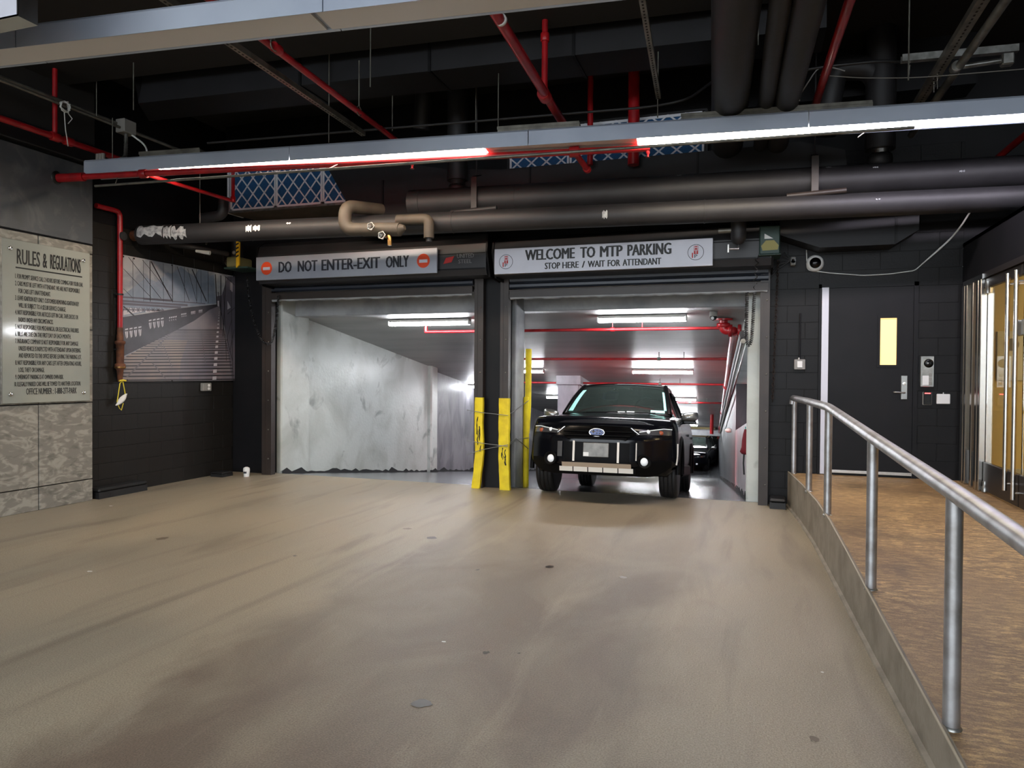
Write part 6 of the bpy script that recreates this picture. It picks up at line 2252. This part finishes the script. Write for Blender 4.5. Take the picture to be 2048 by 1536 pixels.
    b.grid(ws, list(np.linspace(-1, 1, 21)), list(np.linspace(0, 1, 9)))
    b.build('windshield', 'car_glass', t, fix=False)
    b = LB()
    for e0, e1, n_ in (((-1, 0), (-1, 1), 8), ((1, 0), (1, 1), 8), ((-1, 1), (1, 1), 16), ((-1, 0), (1, 0), 16)):
        pts = [ws(lerp(e0[0], e1[0], k / n_), lerp(e0[1], e1[1], k / n_)) for k in range(n_ + 1)]
        b.tube(pts, 0.032 if e0[0] == e1[0] else 0.026, 8)
    b.build('windshield_frame', 'car_gloss', t)
    b = LB()

    def roof(u, v):
        y_ = lerp(1.28, 3.45, v)
        hw = lerp(0.615, 0.63, min(1, v * 2)) - 0.05 * max(0, v - 0.6)
        z_ = 1.585 + 0.045 * math.sin(min(1, v * 1.3) * math.pi * 0.6) - 0.09 * max(0, v - 0.5) ** 1.5 - 0.045 * abs(u) ** 2.4 - 0.02
        return Vector((u * hw, y_ - 0.07 * (1 - u * u) * (1 - v), z_))
    b.grid(roof, list(np.linspace(-1, 1, 19)), list(np.linspace(0, 1, 15)))
    b.build('roof', 'car_paint', t, fix=False)
    for sx in (-1, 1):
        # pillars and side glass
        b = LB()
        lo_ = [(0.82, 0.78), (0.83, 1.55), (0.83, 2.55), (0.80, 3.45)]
        for (xb_, yb_), v_, w_ in ((lo_[1], 0.28, 0.045), (lo_[2], 0.62, 0.05), ((0.76, 3.62), 0.985, 0.08)):
            p = roof(sx * 1.0, v_)
            b.bar((sx * xb_, yb_, 1.07), p, w_, 0.05, (sx, 0, 0.3))
        b.tube([roof(sx * 1.0, v_) for v_ in np.linspace(0, 1, 10)], 0.028, 8)
        b.tube([ws(sx * 1.0, v_) for v_ in np.linspace(0, 1, 5)], 0.04, 8)
        b.build('pillar', 'car_gloss', t)
        b = LB()

        def sw(u, v):
            top_ = roof(sx * 1.0, u)
            y_ = lerp(0.72, 3.55, u)
            base = Vector((sx * 0.825, y_, 1.075))
            if u < 0.22:
                top_ = ws(sx * 1.0, lerp(0.15, 1.0, u / 0.22)) if u < 0.21 else top_
                base.y = lerp(0.66, 1.34, u / 0.22)
            return base.lerp(top_, v)
        b.grid(sw, list(np.linspace(0, 1, 14)), [0, 0.5, 1])
        b.build('side_window', 'car_glass', t, fix=False)
    b = LB()
    b.grid(lambda u, v: Vector((u * lerp(0.55, 0.72, v), lerp(3.44, 3.86, v), lerp(1.53, 1.08, v))), list(np.linspace(-1, 1, 9)), list(np.linspace(0, 1, 6)))
    b.build('rear_window', 'car_glass', t, fix=False)
    # cabin: dash, seats, steering wheel
    b = LB()
    b.bbox((-0.74, 0.62, 0.95), (0.74, 1.1, 1.085), 0.04)
    b.build('dashboard', 'car_cabin', t)
    for sx in (-0.37, 0.37):
        b = LB()
        b.bbox((sx - 0.23, 1.85, 0.9), (sx + 0.23, 2.0, 1.32), 0.06)
        b.bbox((sx - 0.13, 1.9, 1.33), (sx + 0.13, 2.0, 1.5), 0.04)
        b.build('front_seat', 'car_cabin', t)
    b = LB()
    b.bbox((-0.6, 2.75, 0.9), (0.6, 2.9, 1.36), 0.06)
    b.build('rear_seat', 'car_cabin', t)
    b = LB()
    c = Vector((0.37, 1.22, 1.08))
    b.tube([c + Vector((0.18 * math.cos(a), 0.05 * math.sin(a), 0.17 * math.sin(a))) for a in np.linspace(0, 2 * math.pi, 25)], 0.014, 6, cap=False)
    b.bar(c - Vector((0.17, 0, 0)), c + Vector((0.17, 0, 0)), 0.02, 0.03)
    b.build('steering_wheel', 'car_cabin', t)
    # --- wheels
    for (xx, yy_) in ((-0.80, 0), (0.80, 0), (-0.80, 2.745), (0.80, 2.745)):
        s_ = 1 if xx > 0 else -1
        b = LB()
        prof = [(-0.112, 0.25), (-0.115, 0.30), (-0.1, 0.335), (-0.06, 0.344), (-0.052, 0.336), (-0.044, 0.345), (-0.008, 0.346), (0.0, 0.337), (0.008, 0.346), (0.044, 0.345), (0.052, 0.336), (0.06, 0.344), (0.1, 0.335), (0.115, 0.30), (0.112, 0.25)]
        b.lathe((xx, yy_, 0.345), (s_, 0, 0), prof, 36)
        w = b.build('wheel', 'rubber', t)
        b = LB()
        b.lathe((xx, yy_, 0.345), (s_, 0, 0), [(-0.1, 0.24), (0.085, 0.245), (0.1, 0.25), (0.09, 0.225), (0.05, 0.215), (0.05, 0.0)], 30)
        for k in range(5):
            a = 2 * math.pi * k / 5
            b.bar((xx + s_ * 0.085, yy_ + 0.03 * math.cos(a), 0.345 + 0.03 * math.sin(a)), (xx + s_ * 0.09, yy_ + 0.235 * math.cos(a), 0.345 + 0.235 * math.sin(a)), 0.05, 0.03, (s_, 0, 0))
        b.build('rim', 'disc_grey', w)
        b = LB()
        pts = [(s_ * 0.93, yy_ + 0.425 * math.cos(a), 0.345 + 0.425 * math.sin(a)) for a in np.linspace(-0.1, math.pi + 0.1, 21)]
        b.tube(pts, 0.03, 8)
        b.build('arch_trim', 'car_black', t)
    for s_ in (-1, 1):
        b = LB()
        b.bbox((s_ * 0.90, 0.43, 0.27), (s_ * 0.945, 2.32, 0.43), 0.02)
        b.build('sill_cladding', 'car_black', t)
        b = LB()
        for y_ in (1.05, 2.05):
            b.bbox((s_ * 0.925, y_ + 0.5, 0.86), (s_ * 0.955, y_ + 0.72, 0.89), 0.008)
        b.build('door_handle', 'car_gloss', t)
        # mirrors
        b = LB()
        c = Vector((s_ * 1.0, 0.80, 1.10))
        b.grid(lambda u, v: c + Vector((0.115 * math.sin(v) * (math.copysign(abs(math.cos(u)) ** 0.6, math.cos(u))), -0.075 * math.cos(v), 0.07 * math.sin(v) * math.copysign(abs(math.sin(u)) ** 0.6, math.sin(u)) + 0.02 * math.sin(v) * math.cos(u) * s_)),
               list(np.linspace(0, 2 * math.pi, 21)), list(np.linspace(0.05, math.pi * 0.75, 9)))
        mr = b.build('mirror', 'satin', t)
        b = LB()
        b.bbox((s_ * 0.91, 0.77, 1.01), (s_ * 1.09, 0.85, 1.045), 0.012)
        b.tube([(s_ * 0.82, 0.86, 1.0), (s_ * 0.95, 0.82, 1.03)], 0.02, 8)
        b.build('mirror_foot', 'car_gloss', mr)
        # rails
        b = LB()
        b.tube([roof(s_ * 0.93, v_) + Vector((0, 0, h_)) for v_, h_ in ((0.05, 0.0), (0.08, 0.06), (0.3, 0.075), (0.6, 0.075), (0.9, 0.06), (0.95, 0))], 0.02, 8)
        p = roof(s_ * 0.93, 0.08)
        b.bbox((p.x - 0.03, p.y - 0.08, p.z), (p.x + 0.03, p.y + 0.07, p.z + 0.075), 0.015)
        b.build('roof_rail', 'skid_silver' if detail else 'car_gloss', t)
        # headlamp
        b = LB()
        xs2 = np.linspace(0.47, 0.86, 15)
        lo2 = lambda u: 0.755 + 0.02 * (abs(u) - 0.47) / 0.4
        hi2 = lambda u: 0.795 + 0.06 * min(1, (abs(u) - 0.47) / 0.3)
        patch(b, s_ * xs2, lo2, hi2, 0.008)
        hl = b.build('headlamp', 'lamp_glass', t, fix=False)
        b = LB()
        for xx in (0.6,):
            b.sph((s_ * xx, yf(xx, 0.8) - 0.008, 0.80), 0.026, 12, 8, (1, 0.5, 1))
        b.build('lamp_lens', 'lamp_led', hl)
        b = LB()
        b.sph((s_ * 0.74, yf(0.74, 0.79) - 0.006, 0.795), 0.03, 12, 8, (1.1, 0.5, 0.9))
        b.build('turn_lamp', 'amber', hl)
        b = LB()
        b.tube([Vector((s_ * u, yf(u, hi2(u)) - 0.012, hi2(u) - 0.008)) for u in np.linspace(0.5, 0.86, 9)], 0.007, 6)
        b.build('lamp_strip', 'lamp_led' if detail else 'satin', hl)
        # fog lamp
        b = LB()
        zz = 0.44
        xf = 0.565
        b.lathe((s_ * xf, yf(xf, zz) + 0.0, zz), (s_ * 0.2, -1, 0), [(0, 0.085), (0.045, 0.085), (0.052, 0.075), (0.04, 0.06), (0.03, 0.0)], 22)
        fg = b.build('fog_lamp', 'car_black', t)
        b = LB()
        b.sph((s_ * xf, yf(xf, zz) - 0.034, zz), 0.05, 14, 8, (1, 0.4, 1))
        b.build('lamp_lens', 'lamp_led', fg)
        # tail lamp
        b = LB()
        b.bbox((s_ * 0.56, 3.89, 0.88), (s_ * 0.80, 3.935, 1.01), 0.01)
        b.build('tail_lamp', 'tail' if detail else 'red_mark', t)
    # lower black cladding of the bumper
    b = LB()
    xs2 = np.linspace(-0.865, 0.865, 41)
    patch(b, xs2, lambda u: zlo_(u) + 0.002, lambda u: 0.36 + 0.10 * min(1, max(0, (abs(u) - 0.45) / 0.25)), 0.01, 5)
    b.build('bumper_cladding', 'car_black', t, fix=False)
    # grille
    b = LB()
    gl_ = lambda u: 0.665 + 0.09 * max(0, (abs(u) - 0.33) / 0.13)
    gh_ = lambda u: 0.845 - 0.05 * max(0, (abs(u) - 0.36) / 0.1)
    patch(b, np.linspace(-0.46, 0.46, 25), gl_, gh_, 0.008)
    gr = b.build('grille', 'car_gloss', t, fix=False)
    b = LB()
    for z_, w_ in ((0.70, 0.36), (0.735, 0.40), (0.785, 0.42)):
        b.tube([Vector((u, yf(u, z_) - 0.014, z_)) for u in np.linspace(-w_, w_, 15)], 0.009, 6)
    b.build('grille_bar', 'car_black', gr)
    b = LB()
    b.tube([Vector((u, yf(u, z_) - 0.012, z_)) for u, z_ in ((-0.50, 0.775), (-0.40, 0.848), (-0.2, 0.856), (0, 0.857), (0.2, 0.856), (0.40, 0.848), (0.50, 0.775))], 0.006, 6)
    b.build('grille_surround', 'car_black', gr)
    for s_ in (-1, 1):
        b = LB()
        b.tube([Vector((s_ * u, yf(u, z_) - 0.014, z_)) for u, z_ in ((0.50, 0.765), (0.45, 0.80), (0.405, 0.838))], 0.008, 6)
        b.build('grille_wing', 'chrome', gr)
    # lower intake
    b = LB()
    patch(b, np.linspace(-0.40, 0.40, 17), lambda u: 0.40, lambda u: 0.655, 0.006)
    it = b.build('intake', 'car_black', t, fix=False)
    # emblem: oval ring with star cluster on blue
    b = LB()
    ey = yf(0, 0.772) - 0.022
    pts = [(0.092 * math.cos(a), ey, 0.772 + 0.047 * math.sin(a)) for a in np.linspace(0, 2 * math.pi, 33)]
    b.tube(pts, 0.008, 6, cap=False)
    em = b.build('emblem_ring', 'chrome', t)
    b = LB()
    b.add([(0.09 * math.cos(a), ey, 0.772 + 0.045 * math.sin(a)) for a in np.linspace(0, 2 * math.pi, 32, endpoint=False)], [tuple(range(32))])
    b.build('emblem_field', 'emblem_blue', em, fix=False)
    if detail:
        b = LB()

        def star(cx2, cz2, r_):
            v_ = []
            for k in range(8):
                a = math.pi / 4 * k
                q_ = r_ if k % 2 == 0 else r_ * 0.32
                v_.append((cx2 + q_ * math.cos(a), ey - 0.003, cz2 + 0.75 * q_ * math.sin(a)))
            b.add(v_ + [(cx2, ey - 0.008, cz2)], [(k, (k + 1) % 8, 8) for k in range(8)])
        star(-0.042, 0.784, 0.034)
        for sx2, sz2 in ((0.005, 0.792), (0.04, 0.787), (0.0, 0.764), (0.035, 0.762), (0.066, 0.772)):
            star(sx2, sz2, 0.018)
        b.build('emblem_star', 'chrome', em, fix=False)
        # plate, painted reflection bars, skid plate
        b = LB()
        py_ = yf(0, 0.55) - 0.035
        b.bbox((-0.155, py_, 0.475), (0.155, py_ + 0.02, 0.645), 0.006)
        pl = b.build('licence_plate', 'plate', t)
        b = LB()
        b.box((-0.15, py_ - 0.003, 0.483), (-0.085, py_, 0.53))
        b.build('plate_sticker', 'plastic_white', pl)
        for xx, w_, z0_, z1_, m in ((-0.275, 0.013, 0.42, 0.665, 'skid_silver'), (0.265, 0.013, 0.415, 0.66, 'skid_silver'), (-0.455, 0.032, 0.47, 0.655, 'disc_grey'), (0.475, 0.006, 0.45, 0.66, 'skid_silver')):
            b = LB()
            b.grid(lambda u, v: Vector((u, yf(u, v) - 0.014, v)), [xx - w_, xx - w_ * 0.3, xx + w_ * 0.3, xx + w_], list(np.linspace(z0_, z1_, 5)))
            b.build('reflection_bar', m, it, fix=False)  # pale and grey bars model reflections on the bumper face
        b = LB()
        patch(b, np.linspace(-0.42, 0.42, 21), lambda u: 0.352, lambda u: 0.405, 0.035, 3)
        sk = b.build('skid_plate', 'skid_beige', t, fix=False)
        b = LB()
        for k in range(5):
            x0_, x1_ = -0.455 + k * 0.182, -0.455 + (k + 1) * 0.182 - 0.012
            b.grid(lambda u, v: Vector((u, yf(u, 0.35) - lerp(0.02, 0.036, v), lerp(0.295, 0.352, v))), list(np.linspace(x0_, x1_, 5)), [0, 0.5, 1])
        b.build('skid_segment', 'skid_silver', sk, fix=False)
        b = LB()
        b.grid(lambda u, v: Vector((u, yf(u, 0.35) - lerp(0.015, 0.03, v), lerp(0.29, 0.355, v))), list(np.linspace(-0.47, 0.47, 15)), [0, 1])
        b.build('skid_backing', 'car_black', sk, fix=False)
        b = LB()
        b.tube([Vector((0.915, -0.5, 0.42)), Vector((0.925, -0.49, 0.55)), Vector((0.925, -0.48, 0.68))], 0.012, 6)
        b.build('side_reflection', 'skid_silver', t)  # pale strip modelled in place of a reflection on the fender corner
        # behind the screen: sensor box, papers, sticker, painted bright corner views, wipers
        b = LB()
        b.bbox((-0.16, 1.22, 1.45), (0.16, 1.36, 1.52), 0.02)
        b.build('sensor_box', 'car_gloss', t)
        b = LB()
        for xx in (-0.13, -0.09, 0.09, 0.13):
            b.sph((xx, 1.2, 1.475), 0.014, 8, 6)
        b.build('sensor_lens', 'lamp_led', t)
        for us_, vs_, m, nm in (((0.66, 0.79, 0.92), (0.06, 0.13), 'sticker', 'sticker_and_bright_view'), ((0.91, 0.955), list(np.linspace(0.13, 0.75, 5)), 'sticker', 'sticker_and_bright_view'),
                                ((-0.955, -0.86), list(np.linspace(0.08, 0.8, 5)), 'sticker', 'sticker_and_bright_view'), ((0.22, 0.36), (0.05, 0.08), 'plastic_white', 'paper_slip'), ((0.05, 0.18), (0.05, 0.07), 'plastic_white', 'paper_slip')):  # tall side strips paint the bright garage view; the low one is a sticker
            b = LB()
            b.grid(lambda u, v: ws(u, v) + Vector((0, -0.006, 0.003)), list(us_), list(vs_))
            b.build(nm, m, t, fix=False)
        b = LB()
        b.bbox((-0.34, 1.7, 1.0), (-0.12, 1.8, 1.22), 0.05)
        b.build('blue_jacket', 'blue_cloth', t)
        b = LB()
        for u0, u1 in ((-0.55, 0.05), (0.1, 0.75)):
            b.tube([ws(u, 0.03 + 0.03 * (u - u0)) + Vector((0, -0.025, 0.006)) for u in np.linspace(u0, u1, 8)], 0.009, 6)
        b.build('wiper', 'car_black', t)
    return t


from mathutils import Euler
car = thing('car', 'dark navy crossover car coming up the ramp, silver skid plate and mirrors', 'car', (-1.79, 9.32, 0.0), (-math.atan(0.125), 0, math.radians(1.6)))
build_car(car)
q = at(1376, 954, 'y', 31.5)
car2 = thing('car', 'black car parked far down the garage, half hidden behind the near car', 'car', (q.x - 0.1, 32.3, zf(32)), (0, 0, math.radians(-6)))
build_car(car2, False, 0.84)
